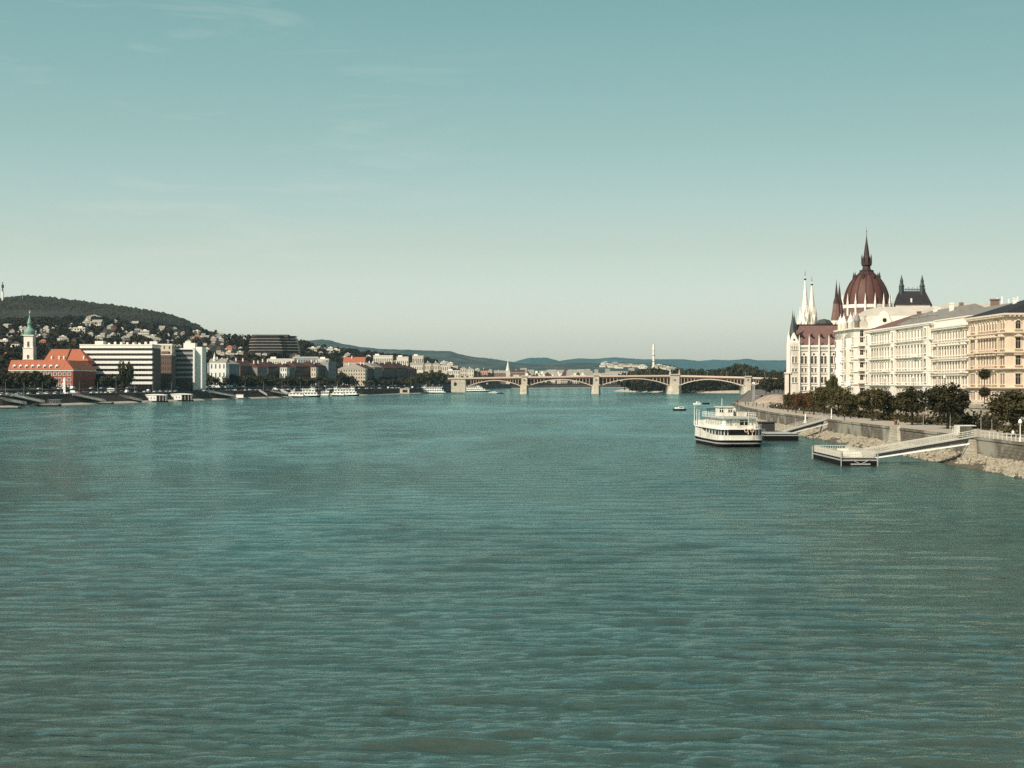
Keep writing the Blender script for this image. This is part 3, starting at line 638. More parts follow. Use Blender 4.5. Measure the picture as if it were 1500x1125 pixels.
for k in range(16):
    a = 2*math.pi*k/16 + .12; ca, sa = math.cos(a), math.sin(a)
    b = MB(); b.loft([[(DX + (r_ + e)*ca - w*sa, DY + (r_ + e)*sa + w*ca, z) for e, w in ((-.2, -.3), (.4, -.3), (.4, .3), (-.2, .3))] for r_, z in prof]); shift(b); part('rib', b, M['domerib'], dome)
    b = MB(); b.lathe(DX + 14.4*ca, DY + 14.4*sa, [(.62, 56), (.6, 63), (.72, 63.4), (.5, 64.4), (.05, 69)], 6); shift(b); part('drum_pinnacle', b, M['wstone'], pa)
    if k % 2 == 0:
        b = MB(); b.lathe(DX + 7.6*math.cos(a+.2), DY + 7.6*math.sin(a+.2), [(.75, 76.6), (.7, 79), (.5, 79.8), (.04, 82)], 6); shift(b); part('dome_dormer', b, M['domerib'], dome)
zc = prof[-1][1]; rc = prof[-1][0]
b = MB(); b.lathe(DX, DY, [(rc + 1.3, zc - 2.2), (rc + .9, zc - .6), (4.0, 82.0), (4.2, 82.8), (2.6, 83.2), (2.2, 85.2), (3.0, 85.8), (3.1, 87), (2.4, 87.2), (2.2, 90), (1.7, 91.6), (1.15, 96), (.5, 100), (.16, 103), (.12, 105.5), (.3, 105.8), (.06, 106.2), (.05, 108.5)], 12); shift(b); ln = part('lantern', b, M['domerib'], dome)
for k in range(8):
    a = math.pi/4*k; b = MB(); b.lathe(DX + 2.9*math.cos(a), DY + 2.9*math.sin(a), [(.32, 86.9), (.28, 90), (.03, 92.4)], 5); shift(b); part('lantern_pinnacle', b, M['domerib'], ln)
for k in range(16):
    a = 2*math.pi*k/16 + .12; b = MB(); b.lathe(DX + 17.3*math.cos(a), DY + 17.3*math.sin(a), [(1.0, 34), (.95, 49), (.6, 50), (.06, 55)], 6); part('flying_buttress', b, M['wstone'], pa)
# chamber roof with iron crest and turrets
def skew(m): m.v = [(x + (y - 834)*.255, y, z) for x, y, z in m.v]
Y = 834; c0, c1 = gx(1309, Y), gx(1365.5, Y); e0, e1 = gx(1316.5, Y), gx(1356, Y)
b = MB(); b.box(c0 + 1, c1 - 1, Y, Y + 34, 30, 56.5); skew(b); part('chamber', b, M['stone'], pa)
b = MB(); b.loft([[(c0, Y - .5, 56.5), (c1, Y - .5, 56.5), (c1, Y + 34.5, 56.5), (c0, Y + 34.5, 56.5)], [(e0 - 1.2, Y + 6, 61.5), (e1 + 1.2, Y + 6, 61.5), (e1 + 1.2, Y + 28, 61.5), (e0 - 1.2, Y + 28, 61.5)], [(e0, Y + 8, 64), (e1, Y + 8, 64), (e1, Y + 26, 64), (e0, Y + 26, 64)]]); skew(b); part('chamber_roof', b, M['slate'], pa)
b = MB()
for yy in (Y + 8, Y + 26):
    for k in range(18): b.box(e0 + (e1 - e0)*k/17.5, e0 + (e1 - e0)*k/17.5 + .3, yy, yy + .2, 64, 65.8 + .6*(k % 3 == 0))
    b.box(e0, e1, yy - .05, yy + .25, 65, 65.3)
skew(b); part('iron_crest', b, M['darkcopper'], pa)
for xx in (gx(1320.5, Y), gx(1351, Y)):
    b = MB(); b.lathe(xx, Y + 8, [(1.3, 62), (1.3, 66.5), (1.6, 66.8), (1.1, 68), (.9, 68.5), (.9, 70), (.5, 71.2), (.05, 73.2)], 8); skew(b); part('roof_turret', b, M['darkcopper'], pa)
b = MB(); b.box(gx(1335, Y), gx(1337, Y), Y + 1.2, Y + 2, 56.8, 60); part('chimney', b, M['wstone'], pa)
# low pavilion roof line in front of the white towers
b = MB(); b.lathe(gx(1207, 830), 830, [(4.5, 40), (4.5, 45.6), (4.9, 46), (3.0, 48), (.5, 48.6)], 8); part('pavilion_roof', b, M['darkcopper'], pa)

# ------------------------------------------------------------------ Pest quay trees, hedges and poles
QT = [  # px, crown top row, width in px, leaf, offset from the wall, row label
 (1484, 571, 86, 'leafC', 9, 'big dark tree at the quay edge of the ochre palace'),
 (1388, 561, 76, 'leafC', 10, 'broad dark tree with ragged crown before the cream palace'),
 (1336, 566, 60, 'leafC', 10, 'dark round tree before the long white palace'),
 (1300, 577, 36, 'leafC', 14, 'small low tree between two larger quay trees'),
 (1278, 566, 56, 'leafA', 10, 'olive green tree before the left end of the white palace'),
 (1246, 576, 34, 'leafA', 10, 'low olive tree in front of the balcony house corner'),
 (1228, 566, 42, 'leafA', 10, 'wide olive tree below the balcony house'),
 (1207, 566, 40, 'leafA', 9, 'olive tree below the parliament wing, beside russet trees'),
 (1192, 570, 32, 'leafB', 9, 'russet tree with flat top below the parliament wing'),
 (1177, 572, 28, 'leafB', 8, 'russet tree in the middle of the parliament row'),
 (1166, 574, 22, 'leafB', 8, 'small russet tree near the quay bend'),
 (1154, 575, 20, 'leafC', 8, 'small dark tree, last of the quay row at the bend')]
for px, top, w, leaf, off, lab in QT:
    Y = 300
    for _ in range(30): Y = (bx(Y) + off)/((px - 750)/F)
    h = gz(top, Y) - 4.8; rad = w/F*Y/2
    tree(lab, gx(px, Y), Y, 4.8, h, rad*.95, leaf, True, group='trees along the lower quay', low=.25)
for px, top, w, leaf, Y, z, lab in ((1221, 546, 14, 'leafA', 560, 9, 'slim street tree standing against the balcony house'), (1214, 556, 16, 'leafC', 590, 9, 'dark bushy tree at the foot of the parliament wing'),
                          (1203, 566, 18, 'leafB', 610, 9, 'russet street tree half hidden below the parliament wing'), (1160, 582, 16, 'leafC', 690, 4.8, 'dark shrubby tree beside the earth mound')):
    tree(lab, gx(px, Y), Y, z, gz(top, Y) - z, w/F*Y/2, leaf, True, group='street trees by the parliament', low=.1)
# clipped two-tier street tree on a thin stem
Y = 402; x = gx(1442, Y)
t = thing('clipped_tree', 'thin-stemmed street tree with two dark tufts against the ochre palace', 'tree', (x, 372, 9))
Y = 372; x = gx(1442, Y); t.location = (x, Y, 9); ORG[t.name] = (x, Y, 9)
b = MB(); b.tube((x, Y, 8.9), (x, Y, gz(542, Y)), .11, 6, .06); part('trunk', b, M['bark'], t)
for top, bot in ((539, 557), (566, 583)):
    c = link('crown', NEAR['leafC'][1], t); z1, z0 = gz(top, Y), gz(bot, Y); c.location = (0, 0, (z0 + z1)/2 - 9); c.scale = (1.5, 1.5, (z1 - z0)/2*1.05)
# hedges
def hedge(label, x0, x1, y0, y1, z0, h, seed):
    r = random.Random(seed); b = MB()
    n = int((y1 - y0)*(x1 - x0)*h*1.6) + 500
    for i in range(n):
        q = Vector((r.uniform(x0, x1), r.uniform(y0, y1), z0 + h*r.random()**.6*(1 + .25*math.sin(r.uniform(y0, y1)))))
        q.z = z0 + (q.z - z0)*(.8 + .3*math.sin(q.y*.7 + seed))
        nn = Vector((r.gauss(-.4, 1), r.gauss(-.3, 1), r.gauss(.4, 1))).normalized(); u = nn.orthogonal().normalized(); w = nn.cross(u); s = r.uniform(.25, .5)
        b.face(*[tuple(q + u*a*s + w*c_*s*.7) for a, c_ in ((-1, 0), (0, -1), (1, 0), (0, 1))])
    return solo('hedge', b, M['leafC'], label, 'hedge', ((x0+x1)/2, (y0+y1)/2, z0), 'hedges below the retaining wall')
hedge('dark hedge under the trees before the long white palace', 97, 103.5, 372, 470, 4.8, 1.9, 1)
hedge('dark rounded hedge beside the pale retaining wall', 99, 103.5, 322, 366, 4.8, 3.0, 2)
hedge('dark hedge behind the nearest quay tree', 97, 103, 262, 312, 4.8, 1.9, 3)
hedge('dark undergrowth hedge below the parliament trees', 99, 105, 478, 600, 4.8, 1.7, 4)
# lamp posts and poles
def post(name, label, x, y, z, h, m='whitepaint', head=True, cat='lamp post', group=None, rad=.09):
    t = thing(name, label, cat, (x, y, z), group)
    b = MB(); b.lathe(x, y, [(rad*2.2, z), (rad*1.8, z + .5), (rad, z + .7), (rad*.7, z + h)], 6); part('pole', b, M[m], t)
    if head:
        b = MB(); b.lathe(x, y, [(.05, z + h - .02), (.3, z + h + .12), (.34, z + h + .45), (.18, z + h + .7), (.03, z + h + .85)], 8); part('lamp_head', b, M['whitepaint'], t)
    return t
post('lamp_post', 'white lamp post on the quay edge at the nearest tree', gx(1494.5, 262), 262, 4.85, 3.0)
post('white_post', 'short white notice post standing under the parliament trees', gx(1222.5, 420), 424, 4.85, 2.7, 'whitepaint', False, 'post', rad=.16)
for px, Y, h, lab in ((1437, 300, 3.6, 'thin grey pole left of the nearest quay tree'), (1453, 292, 3.0, 'short grey pole under the nearest tree'), (1352.5, 350, 3.2, 'thin pole before the dark round quay tree'), (1392, 330, 3.0, 'thin pole beside the broad dark tree')):
    post('slim_pole', lab, gx(px, Y), Y, 4.85, h, 'metal', False, 'pole', rad=.06)
for px, Y, top, lab in ((1296, 505, 553, 'tall street lamp before the white palace'), (1338, 440, 551, 'tall street lamp between white and cream palaces'), (1246.5, 560, 552, 'tall street lamp at the balcony house'), (1383.5, 396, 552, 'tall street lamp before the cream palace')):
    x = gx(px, Y); x = min(x, 121.5)
    post('street_lamp', lab, x, x*F/(px - 750), 9, 6.8, 'darkmetal', True, group='tall street lamps on the upper street')
# quay railing near gangway head
def railing(name, label, pts, h=1.1, m='metal', step=1.9, cat='railing', group=None):
    b = MB()
    for (p, q) in zip(pts, pts[1:]):
        p, q = Vector(p), Vector(q); n = max(1, int((q - p).length/step))
        for i in range(n + 1):
            a = p.lerp(q, i/n); b.box(a.x - .05, a.x + .05, a.y - .05, a.y + .05, a.z, a.z + h)
        for k in (.5, 1): b.bar(p + Vector((0, 0, h*k)), q + Vector((0, 0, h*k)), .06, .08)
    return solo(name, b, M[m], label, cat, pts[0], group)
railing('quay_railing', 'white railing along the quay edge beside the near gangway', [(84.6, 250, 4.95), (84.6, 279, 4.95)], 1.15, 'dirtywhite', step=2.4)
railing('quay_railing', 'white railing on the quay beyond the near gangway head', [(84.6, 285, 4.95), (84.6, 297, 4.95)], 1.15, 'dirtywhite', step=2.4)
railing('quay_railing', 'white railing at the far gangway head', [(84.6, 405, 4.95), (84.6, 430, 4.95)], 1.15)

# ------------------------------------------------------------------ people on the quay (one continuous body, posed walking)
def figure(seed, shirt, trousers):
    r = random.Random(seed)
    me = bpy.data.meshes.new('body'); st = r.uniform(.12, .28)
    P = [(0,0,.95),(0,0,1.2),(0,0.01,1.42),(0,.01,1.52),(0,-.01,1.66),(0,-.01,1.76),
         (.09,0,.92),(.10,-st*.5,.5),(.10,-st*.3,.08),(.10,-st*.3-.16,.03), (-.09,0,.92),(-.10,st*.4,.5),(-.10,st,.1),(-.10,st-.14,.04),
         (.18,.01,1.40),(.23,st*.5,1.12),(.24,st*.5-.12,.90),(.24,st*.5-.17,.82), (-.18,.01,1.40),(-.23,-st*.4,1.12),(-.24,-st*.4-.14,.92),(-.24,-st*.4-.19,.84)]
    E = [(0,1),(1,2),(2,3),(3,4),(4,5),(0,6),(6,7),(7,8),(8,9),(0,10),(10,11),(11,12),(12,13),(2,14),(14,15),(15,16),(16,17),(2,18),(18,19),(19,20),(20,21)]
    rad = [.15,.14,.15,.06,.10,.085, .09,.065,.045,.04, .09,.065,.045,.04, .06,.045,.035,.035, .06,.045,.035,.035]
    me.from_pydata(P, E, []); o = bpy.data.objects.new('figure', me); C.objects.link(o)
    sk = o.modifiers.new('s', 'SKIN'); sb = o.modifiers.new('d', 'SUBSURF'); sb.levels = 1
    for i, q in enumerate(me.skin_vertices[0].data): q.radius = (rad[i], rad[i]*(.75 if i < 3 else 1)); q.use_root = (i == 0)
    dg = bpy.context.evaluated_depsgraph_get(); out = bpy.data.meshes.new_from_object(o.evaluated_get(dg))
    bpy.data.objects.remove(o)
    out.materials.clear()
    for m_ in (trousers, shirt, M['skin'], M['bark']): out.materials.append(m_)
    for p in out.polygons:
        c = p.center; p.use_smooth = True
        p.material_index = 3 if (c.z > 1.70 or (c.z > 1.58 and c.y > .04) or c.z < .07) else 2 if (c.z > 1.47 or (abs(c.x) > .2 and c.z < 1.1)) else 1 if c.z > .96 else 0
    return out
cl = lambda n, c: mat(n, c, .9, .1, 3)
FIG = [figure(1, cl('black_cloth', (.02, .018, .02)), cl('navy_cloth', (.02, .025, .04))), figure(2, cl('white_cloth', (.7, .66, .6)), cl('grey_cloth', (.1, .09, .09))),
       figure(3, cl('red_cloth', (.3, .05, .04)), cl('navy_cloth', (.02, .025, .04))), figure(4, cl('tan_cloth', (.35, .25, .16)), cl('black_cloth', (.02, .018, .02)))]
DES = ['dark clothes', 'a white shirt and grey trousers', 'a red shirt and navy trousers', 'a tan jacket and black trousers']
PEOPLE = [(1076, 700, 0), (1080, 690, 0), (1084, 684, 3), (1092, 655, 0), (1096, 650, 0), (1103, 632, 2), (1108, 618, 0), (1113, 640, 1), (1118, 600, 0), (1124, 585, 3), (1129, 590, 0), (1133, 570, 0), (1138, 580, 1), (1142, 560, 0), (1148, 545, 0), (1152, 556, 2), (1161, 520, 0), (1171, 500, 1), (1186, 478, 0), (1237, 404, 0), (1309, 344, 2), (1312, 343, 0), (1316, 345, 3), (1484, 274, 1), (1490, 270, 0)]
pp = []
for px, Y, k in PEOPLE:
    Y = max(Y, 0); x = gx(px, Y)
    if x < bx(Y) + 1.2: x = bx(Y) + 1.2
    p = link('person', FIG[k]); p.location = (x, Y, 4.83); p.rotation_euler[2] = R.choice([0, math.pi])+R.uniform(-.5, .5); s = R.uniform(.94, 1.04); p.scale = (s, s, s)
    where = 'at the quay bend' if px < 1112 else 'below the parliament' if px < 1200 else 'before the white palace' if px < 1400 else 'under the nearest quay tree'
    tag(p, f'person in {DES[k]} walking {where}', 'person', 'people walking on the lower quay')

# ------------------------------------------------------------------ ships
def plan(Ln, B, stern=3.0, bow=9.0, st=.6, n=7):
    L_ = []
    for i in range(n): t = i/(n-1); L_.append((B/2*(st + (1-st)*math.sin(t*math.pi/2)), stern*t*t if st < .95 else stern*t))
    for i in range(1, n + 1): t = i/n; L_.append((B/2*max(.04, math.cos(t*math.pi/2)**.75), Ln - bow + bow*t))
    return L_ + [(-x, y) for x, y in L_[::-1]]
def ring(pl, z, s=1.0, cy=0.0, sheer=None, inset=0.0):
    out = []
    for x, y in pl:
        zz = z + (sheer(y) if sheer else 0)
        out.append((math.copysign(max(abs(x)*s - inset, .02), x), cy + (y - cy)*s if s != 1 else y, zz))
    return out
def lrail(b, pl, z, h=1.0, sub=1, rad=.04, closed=False):
    q = [(x, y, z) for x, y in pl]
    if closed: q.append(q[0])
    for a, c in zip(q, q[1:]):
        a, c = Vector(a), Vector(c); n = max(1, int((c - a).length/1.6))
        for i in range(n):
            p = a.lerp(c, i/n); b.box(p.x - rad, p.x + rad, p.y - rad, p.y + rad, z, z + h)
        for k in (.5, 1): b.bar(a + Vector((0, 0, h*k)), c + Vector((0, 0, h*k)), .05, .06)
def lwin(parent, face, pos, w, h):
    o = link('window', pane_mesh(w, h, False, 'whitepaint'), parent); o.location = pos; o.rotation_euler[2] = FROT[face]; return o
# the white river ship moored off the right bank
SH = thing('river_ship', 'white double-deck river ship with black hull moored by the dark pontoon', 'ship', (52.4, 352, 0), rot=.075, world=False)
ORG[SH.name] = (0, 0, 0)
pl = [(x, y) for x, y in plan(41, 10.8, 4.5, 15, .5, 9)]; pl = pl[:9] + [(5.4, 12.0), (5.4, 17.0), (5.4, 20.0)] + pl[9:-9] + [(-5.4, 20.0), (-5.4, 17.0), (-5.4, 12.0)] + pl[-9:]; she = lambda y: 1.0*max(0, (y - 20)/21)**2
b = MB(); b.loft([ring(pl, -1, .9, 20), ring(pl, .2, .97, 20), ring(pl, 1.55, 1.0, 0, she)]); part('hull', b, M['blackpaint'], SH)
b = MB(); b.loft([ring(pl, 1.56, 1.004, 20, she), ring(pl, 1.72, 1.012, 20, she), ring(pl, 1.75, 1.0, 20, she), ring(pl, 2.72, 1.0, 20, lambda y: 1.05*min(1, max(0, (y - 17)/3)) + .8*she(y))], cap1=True); part('bulwark', b, M['dirtywhite'], SH)
b = MB(); b.loft([ring(pl, .75, 1.0, 20), ring(pl, .95, 1.006, 20), ring(pl, 1.05, .995, 20)], False, False); part('rubbing_strake', b, M['metal'], SH)
pl2 = [(x*.90, 1.3 + y*.62) for x, y in plan(41, 10.6, 4.0, 6, .55, 9)]
b = MB(); b.loft([ring(pl2, 2.6), ring(pl2, 4.05)]); part('saloon_glazing', b, M['glass'], SH)
b = MB()
for i, (x, y) in enumerate(pl2):
    if i % 2 == 0: b.box(x*1.0 - .06, x*1.0 + .06, y - .06, y + .06, 2.6, 4.05)
for k in range(4):
    for sx in (-1, 1): b.box(sx*4.78 - .07, sx*4.78 + .07, 7 + k*3.4, 7.16 + k*3.4, 2.6, 4.05)
part('saloon_mullions', b, M['whitepaint'], SH)
pl3 = [(x*.99, .5 + y*.84) for x, y in plan(41, 10.6, 4.0, 7, .55, 9)]
b = MB(); b.loft([ring(pl3, 4.06), ring(pl3, 4.3)]); part('upper_deck', b, M['whitepaint'], SH)
b = MB(); b.prism([(-3.5, 2.2), (3.5, 2.2), (3.9, 3.6), (3.9, 23), (-3.9, 23), (-3.9, 3.6)], 4.31, 6.55); hs = part('deck_house', b, M['dirtywhite'], SH)
for x, w in ((-2.95, .65), (-2.15, .65), (-1.05, .5), (.95, 2.4), (2.85, .6)): lwin(hs, 'S', (x, 2.17, 5.05), w, 1.1)
for k in range(7):
    lwin(hs, 'W', (-3.93, 5.2 + 2.7*k, 5.0), 1.5, 1.15); lwin(hs, 'E', (3.93, 5.2 + 2.7*k, 5.0), 1.5, 1.15)
b = MB(); b.prism([(-3.9, 1.3), (3.9, 1.3), (4.5, 3.4), (4.5, 24.2), (-4.5, 24.2), (-4.5, 3.4)], 6.56, 6.78); part('roof', b, M['greydeck'], SH)
b = MB(); lrail(b, [(-3.7, 4.5), (-4.3, 5.5), (-4.3, 24), (4.3, 24), (4.3, 4)], 6.78, 1.0); part('roof_railing', b, M['whitepaint'], SH)
b = MB(); lrail(b, [(x*.97, y) for x, y in pl3[:6]], 4.3, .9); lrail(b, [(x*.97, y) for x, y in pl3[-6:]], 4.3, .9); lrail(b, [(4.9, 27.5), (4.7, 33), (0, 34.8), (-4.7, 33), (-4.9, 27.5)], 4.3, 1.0); part('deck_railing', b, M['whitepaint'], SH)
b = MB(); b.box(-1.9, 1.7, 17, 20.5, 6.79, 8.9); b.box(-2.2, 2.0, 16.6, 20.9, 8.9, 9.05); wh = part('wheelhouse', b, M['dirtywhite'], SH)
for x in (-1.2, .9): lwin(wh, 'S', (x, 16.97, 7.7), 1.1, .9)
b = MB(); b.box(-3.4, 1.0, 20.8, 24, 8.3, 8.5)
for x in (-3.2, .8):
    for y in (21, 23.8): b.box(x - .06, x + .06, y - .06, y + .06, 6.79, 8.3)
part('canopy', b, M['darkmetal'], SH)
b = MB(); b.box(2.4, 4.0, 13, 17, 6.79, 7.7); part('deck_locker', b, M['dirtywhite'], SH)
b = MB(); b.lathe(3.2, 22, [(.5, 6.79), (.5, 8.6), (.62, 8.7)], 10); part('funnel', b, M['dirtywhite'], SH)
for x, y, z0, z1 in ((1.6, .9, 2.8, 7.4), (-4.6, 33, 4.2, 9.0), (-3.4, 36, 3.6, 8.2), (4.6, 28.5, 4.3, 8.0), (-4.8, 26, 4.3, 8.2), (0, 22, 6.8, 11.0)):
    b = MB(); b.tube((x, y, z0), (x, y, z1), .09, 6, .05); part('mast', b, M['whitepaint'], SH)
for x in (1.0, 2.4):
    b = MB(); b.loft([[(x + (.36 + .11*math.cos(u))*math.cos(a), .35 + .11*math.sin(u), 3.85 + (.36 + .11*math.cos(u))*math.sin(a)) for u in [math.pi*k/3 for k in range(6)]] for a in [math.pi*i/6 for i in range(13)]], False, False); part('life_ring', b, M['orangepaint'], SH)
b = MB()
for k in range(7): b.box(4.65, 5.5, 4.2 + .35*k, 4.6 + .35*k, 4.2 - .32*k, 4.35 - .32*k)
b.box(5.3, 5.42, 4.0, 6.8, 2.3, 5.2); part('side_stair', b, M['whitepaint'], SH)
b = MB(); b.box(-3.2, 3.2, 31, 35.5, 3.3, 5.5); part('fore_cabin', b, M['dirtywhite'], SH)

def pontoon(name, label, loc, W, Ln, z, hullm, deckm, rails=True, group=None, cat='pontoon'):
    t = thing(name, label, cat, loc, group, world=False); ORG[t.name] = (0, 0, 0)
    b = MB(); b.loft([[(0.3, .4, -.7), (W - .3, .4, -.7), (W - .3, Ln - .4, -.7), (.3, Ln - .4, -.7)], [(0, 0, .1), (W, 0, .1), (W, Ln, .1), (0, Ln, .1)], [(0, 0, z), (W, 0, z), (W, Ln, z), (0, Ln, z)]]); part('hull', b, M[hullm], t)
    b = MB(); b.box(-.1, W + .1, -.1, Ln + .1, z - .5, z - .25); part('rubbing_strake', b, M['metal'], t)
    b = MB(); b.box(.12, W - .12, .12, Ln - .12, z + .002, z + .1); part('deck', b, M[deckm], t)
    if rails:
        b = MB()
        for i in range(int(Ln/.45)):
            for x in (.1, W - .1): b.box(x - .035, x + .035, .1 + i*.45 - .035, .1 + i*.45 + .035, z + .1, z + 1.15)
        for i in range(int(W/.45)):
            for y in (.1, Ln - .1): b.box(.1 + i*.45 - .035, .1 + i*.45 + .035, y - .035, y + .035, z + .1, z + 1.15)
        for x in (.1, W - .1): b.box(x - .05, x + .05, .05, Ln - .05, z + 1.15, z + 1.25); b.box(x - .04, x + .04, .1, Ln - .1, z + .6, z + .68)
        for y in (.1, Ln - .1): b.box(.06, W - .06, y - .045, y + .045, z + 1.152, z + 1.248); b.box(.16, W - .16, y - .04, y + .04, z + .602, z + .678)
        part('railing', b, M['railwhite'], t)
    return t
p1 = pontoon('landing_pontoon', 'black landing pontoon with white railings, nearest the camera', (58.7, 275, 0), 6.1, 26, 1.4, 'blackpaint', 'railwhite')
for x, y in ((-.2, -.2), (6.3, -.2), (-.2, 26.2)):
    b = MB(); b.lathe(x, y, [(.11, -1), (.11, 2.3), (.14, 2.35), (.03, 2.5)], 8); part('mooring_pile', b, M['metal'], p1)
b = MB(); b.box(1.5, 5.0, -.18, -.02, .2, .45); b.bar((1.6, -.14, 1.2), (3.2, -.14, .35), .1, .12); b.bar((3.3, -.14, .35), (5.0, -.14, 1.2), .1, .12); part('bracing', b, M['metal'], p1)
for y in (3, 8, 13.5):
    b = MB(); b.box(2.0, 4.2, y, y + .5, 1.5, 2.0); b.box(2.0, 4.2, y + .5, y + .58, 1.95, 2.5); part('bench', b, M['dirtywhite'], p1)
p2 = pontoon('mooring_pontoon', 'low black mooring pontoon behind the white river ship', (64.0, 392, 0), 8.6, 26, 1.75, 'blackpaint', 'greydeck', False)
b = MB(); b.box(1.5, 5, 14, 20, 1.86, 4.2); b.box(1.2, 5.3, 13.7, 20.3, 4.2, 4.4); part('shelter', b, M['darkmetal'], p2)
b = MB()
for i in range(9): b.box(.15, .25, .5 + i*3, .6 + i*3, 1.86, 2.8)
b.box(.15, .25, .5, 24.6, 2.8, 2.88); part('railing', b, M['metal'], p2)
for lab, p_, q_ in (('dark mooring rope from the ship stern to the black pontoon', (57.2, 356, 3.2), (64.1, 393, 1.9)), ('dark mooring rope from the ship side to the black pontoon', (55.6, 380, 3.4), (64.1, 404, 1.9))):
    b = MB(); P_ = [Vector(p_).lerp(Vector(q_), i/8) - Vector((0, 0, 1.2*math.sin(math.pi*i/8))) for i in range(9)]
    for a_, c_ in zip(P_, P_[1:]): b.tube(a_, c_, .05, 4)
    solo('mooring_rope', b, M['bark'], lab, 'rope', p_)
def gangway(name, label, a, c, W, group=None, m='railwhite', h=1.05, deep=.7):
    a, c = Vector(a), Vector(c); t = thing(name, label, 'gangway', a, group)
    d = (c - a).normalized(); u = d.cross(Vector((0, 0, 1))).normalized(); up = Vector((0, 0, 1))
    b = MB(); b.bar(a - up*.1, c - up*.1, W, .16); part('deck', b, M['greydeck' if m == 'railwhite' else 'dirtywhite'], t)
    b = MB()
    for s in (-1, 1): b.bar(a + u*s*W*.42 - up*.42, c + u*s*W*.42 - up*.42, .22, deep)
    part('girder', b, M['darkmetal'], t)
    n = int((c - a).length/.8)
    for s in (-1, 1):
        b = MB(); e = u*s*W/2
        for i in range(n + 1): p = a.lerp(c, i/n) + e; b.bar(p, p + up*h, .05, .05)
        for k in (.02, .35, .68, 1): b.bar(a + e + up*h*k, c + e + up*h*k, .06, .09 if k < .9 else .13)
        part('railing', b, M[m], t)
    return t
g1 = gangway('gangway', 'long white gangway from the near pontoon up to the quay wall', (64.6, 284, 1.6), (84.4, 282, 5.15), 2.4)
b = MB(); b.bar((65, 282.2, .9), (83.9, 280, 3.9), .24, .26); part('strut', b, M['whitepaint'], g1)
b = MB(); b.loft([[(81.8, 279.4, .6), (84, 279.4, .6), (84, 282.6, .6), (81.8, 282.6, .6)], [(83.0, 279.8, 4.5), (84.2, 279.8, 4.5), (84.2, 282.2, 4.5), (83.0, 282.2, 4.5)]]); solo('abutment', b, M['palestone'], 'sloping concrete abutment carrying the near gangway', 'abutment', (84, 281, .6))
b = MB(); b.box(81.2, 84.4, 284.0, 284.2, 5.2, 6.9); b.box(81.2, 81.4, 281.2, 284.0, 5.2, 6.9); b.box(81.2, 84.4, 281.2, 284.2, 6.9, 7.05); solo('gate_frame', b, M['dirtywhite'], 'white gate frame at the top of the near gangway', 'gate', (84, 282, 5.2))
g2 = gangway('gangway', 'white gangway from the dark pontoon up to the quay', (72.0, 410, 1.9), (84.4, 414, 5.1), 2.4)
b = MB(); b.bar((72.4, 408.4, 1.0), (84, 411, 3.8), .22, .24); part('strut', b, M['whitepaint'], g2)
b = MB(); b.loft([[(82.4, 411.5, .8), (84, 411.5, .8), (84, 415, .8), (82.4, 415, .8)], [(83.2, 412, 4.5), (84.2, 412, 4.5), (84.2, 414.6, 4.5), (83.2, 414.6, 4.5)]]); solo('abutment', b, M['palestone'], 'stone abutment carrying the far gangway', 'abutment', (84, 413, .8))
post('white_post', 'short white post on the rocks beside the far gangway', gx(1180, 440), 440, 3.2, 2.6, 'whitepaint', False, 'post', rad=.25)

# small boats on the open water
def skiff(name, label, px, Y, Ln, rot, dark, cabin=True, rim='whitepaint'):
    t = thing(name, label, 'boat', (gx(px, Y), Y, 0), rot=rot, world=False); ORG[t.name] = (0, 0, 0)
    pl = plan(Ln, Ln*.33, .5, Ln*.45, .85, 5); pl = [(x, y - Ln/2) for x, y in pl]
    b = MB(); b.loft([ring(pl, -.3, .8), ring(pl, .75)]); part('hull', b, M[dark], t)
    b = MB(); b.loft([ring(pl, .76, 1.02), ring(pl, .95, 1.02)], False, True); part('gunwale', b, M[rim], t)
    if cabin:
        w = Ln*.11; b = MB(); b.loft([[(-w, -Ln*.3, .96), (w, -Ln*.3, .96), (w, Ln*.12, .96), (-w, Ln*.12, .96)], [(-w*.9, -Ln*.28, 2.0), (w*.9, -Ln*.28, 2.0), (w*.9, Ln*.04, 2.0), (-w*.9, Ln*.04, 2.0)]]); c = part('cabin', b, M['whitepaint'], t)
        b = MB(); b.box(-w - .03, w + .03, -Ln*.24, Ln*.02, 1.3, 1.75); part('window', b, M['glass'], c)
    return t
wb_ = skiff('work_boat', 'small dark work boat with white cabins crossing mid-river', 995, 800, 7.2, math.pi/2 + .1, 'blackpaint', True, 'darkmetal')
b = MB(); b.box(-.9, .9, 1.0, 2.2, .96, 1.7); part('crate_cover', b, M['whitepaint'], wb_)
skiff('speedboat', 'white speedboat cutting a wake near the quay bend', 1021, 1010, 5.5, math.pi/2 + .2, 'whitepaint')
skiff('speedboat', 'low dark boat running just behind the white speedboat', 1034, 1030, 5.0, math.pi/2 + .2, 'blackpaint', False, 'darkmetal')
skiff('motorboat', 'small dark motorboat ahead of the moored ships by the bridge', 733, 1905, 9, math.pi/2, 'blackpaint')
skiff('motorboat', 'small dark boat beneath the bridge by the sandy island', 911, 2500, 10, math.pi/2, 'blackpaint', False, 'darkmetal')
skiff('motorboat', 'small white motorboat beside the ship near the bridge abutment', 722, 2060, 14, math.pi/2, 'whitepaint')

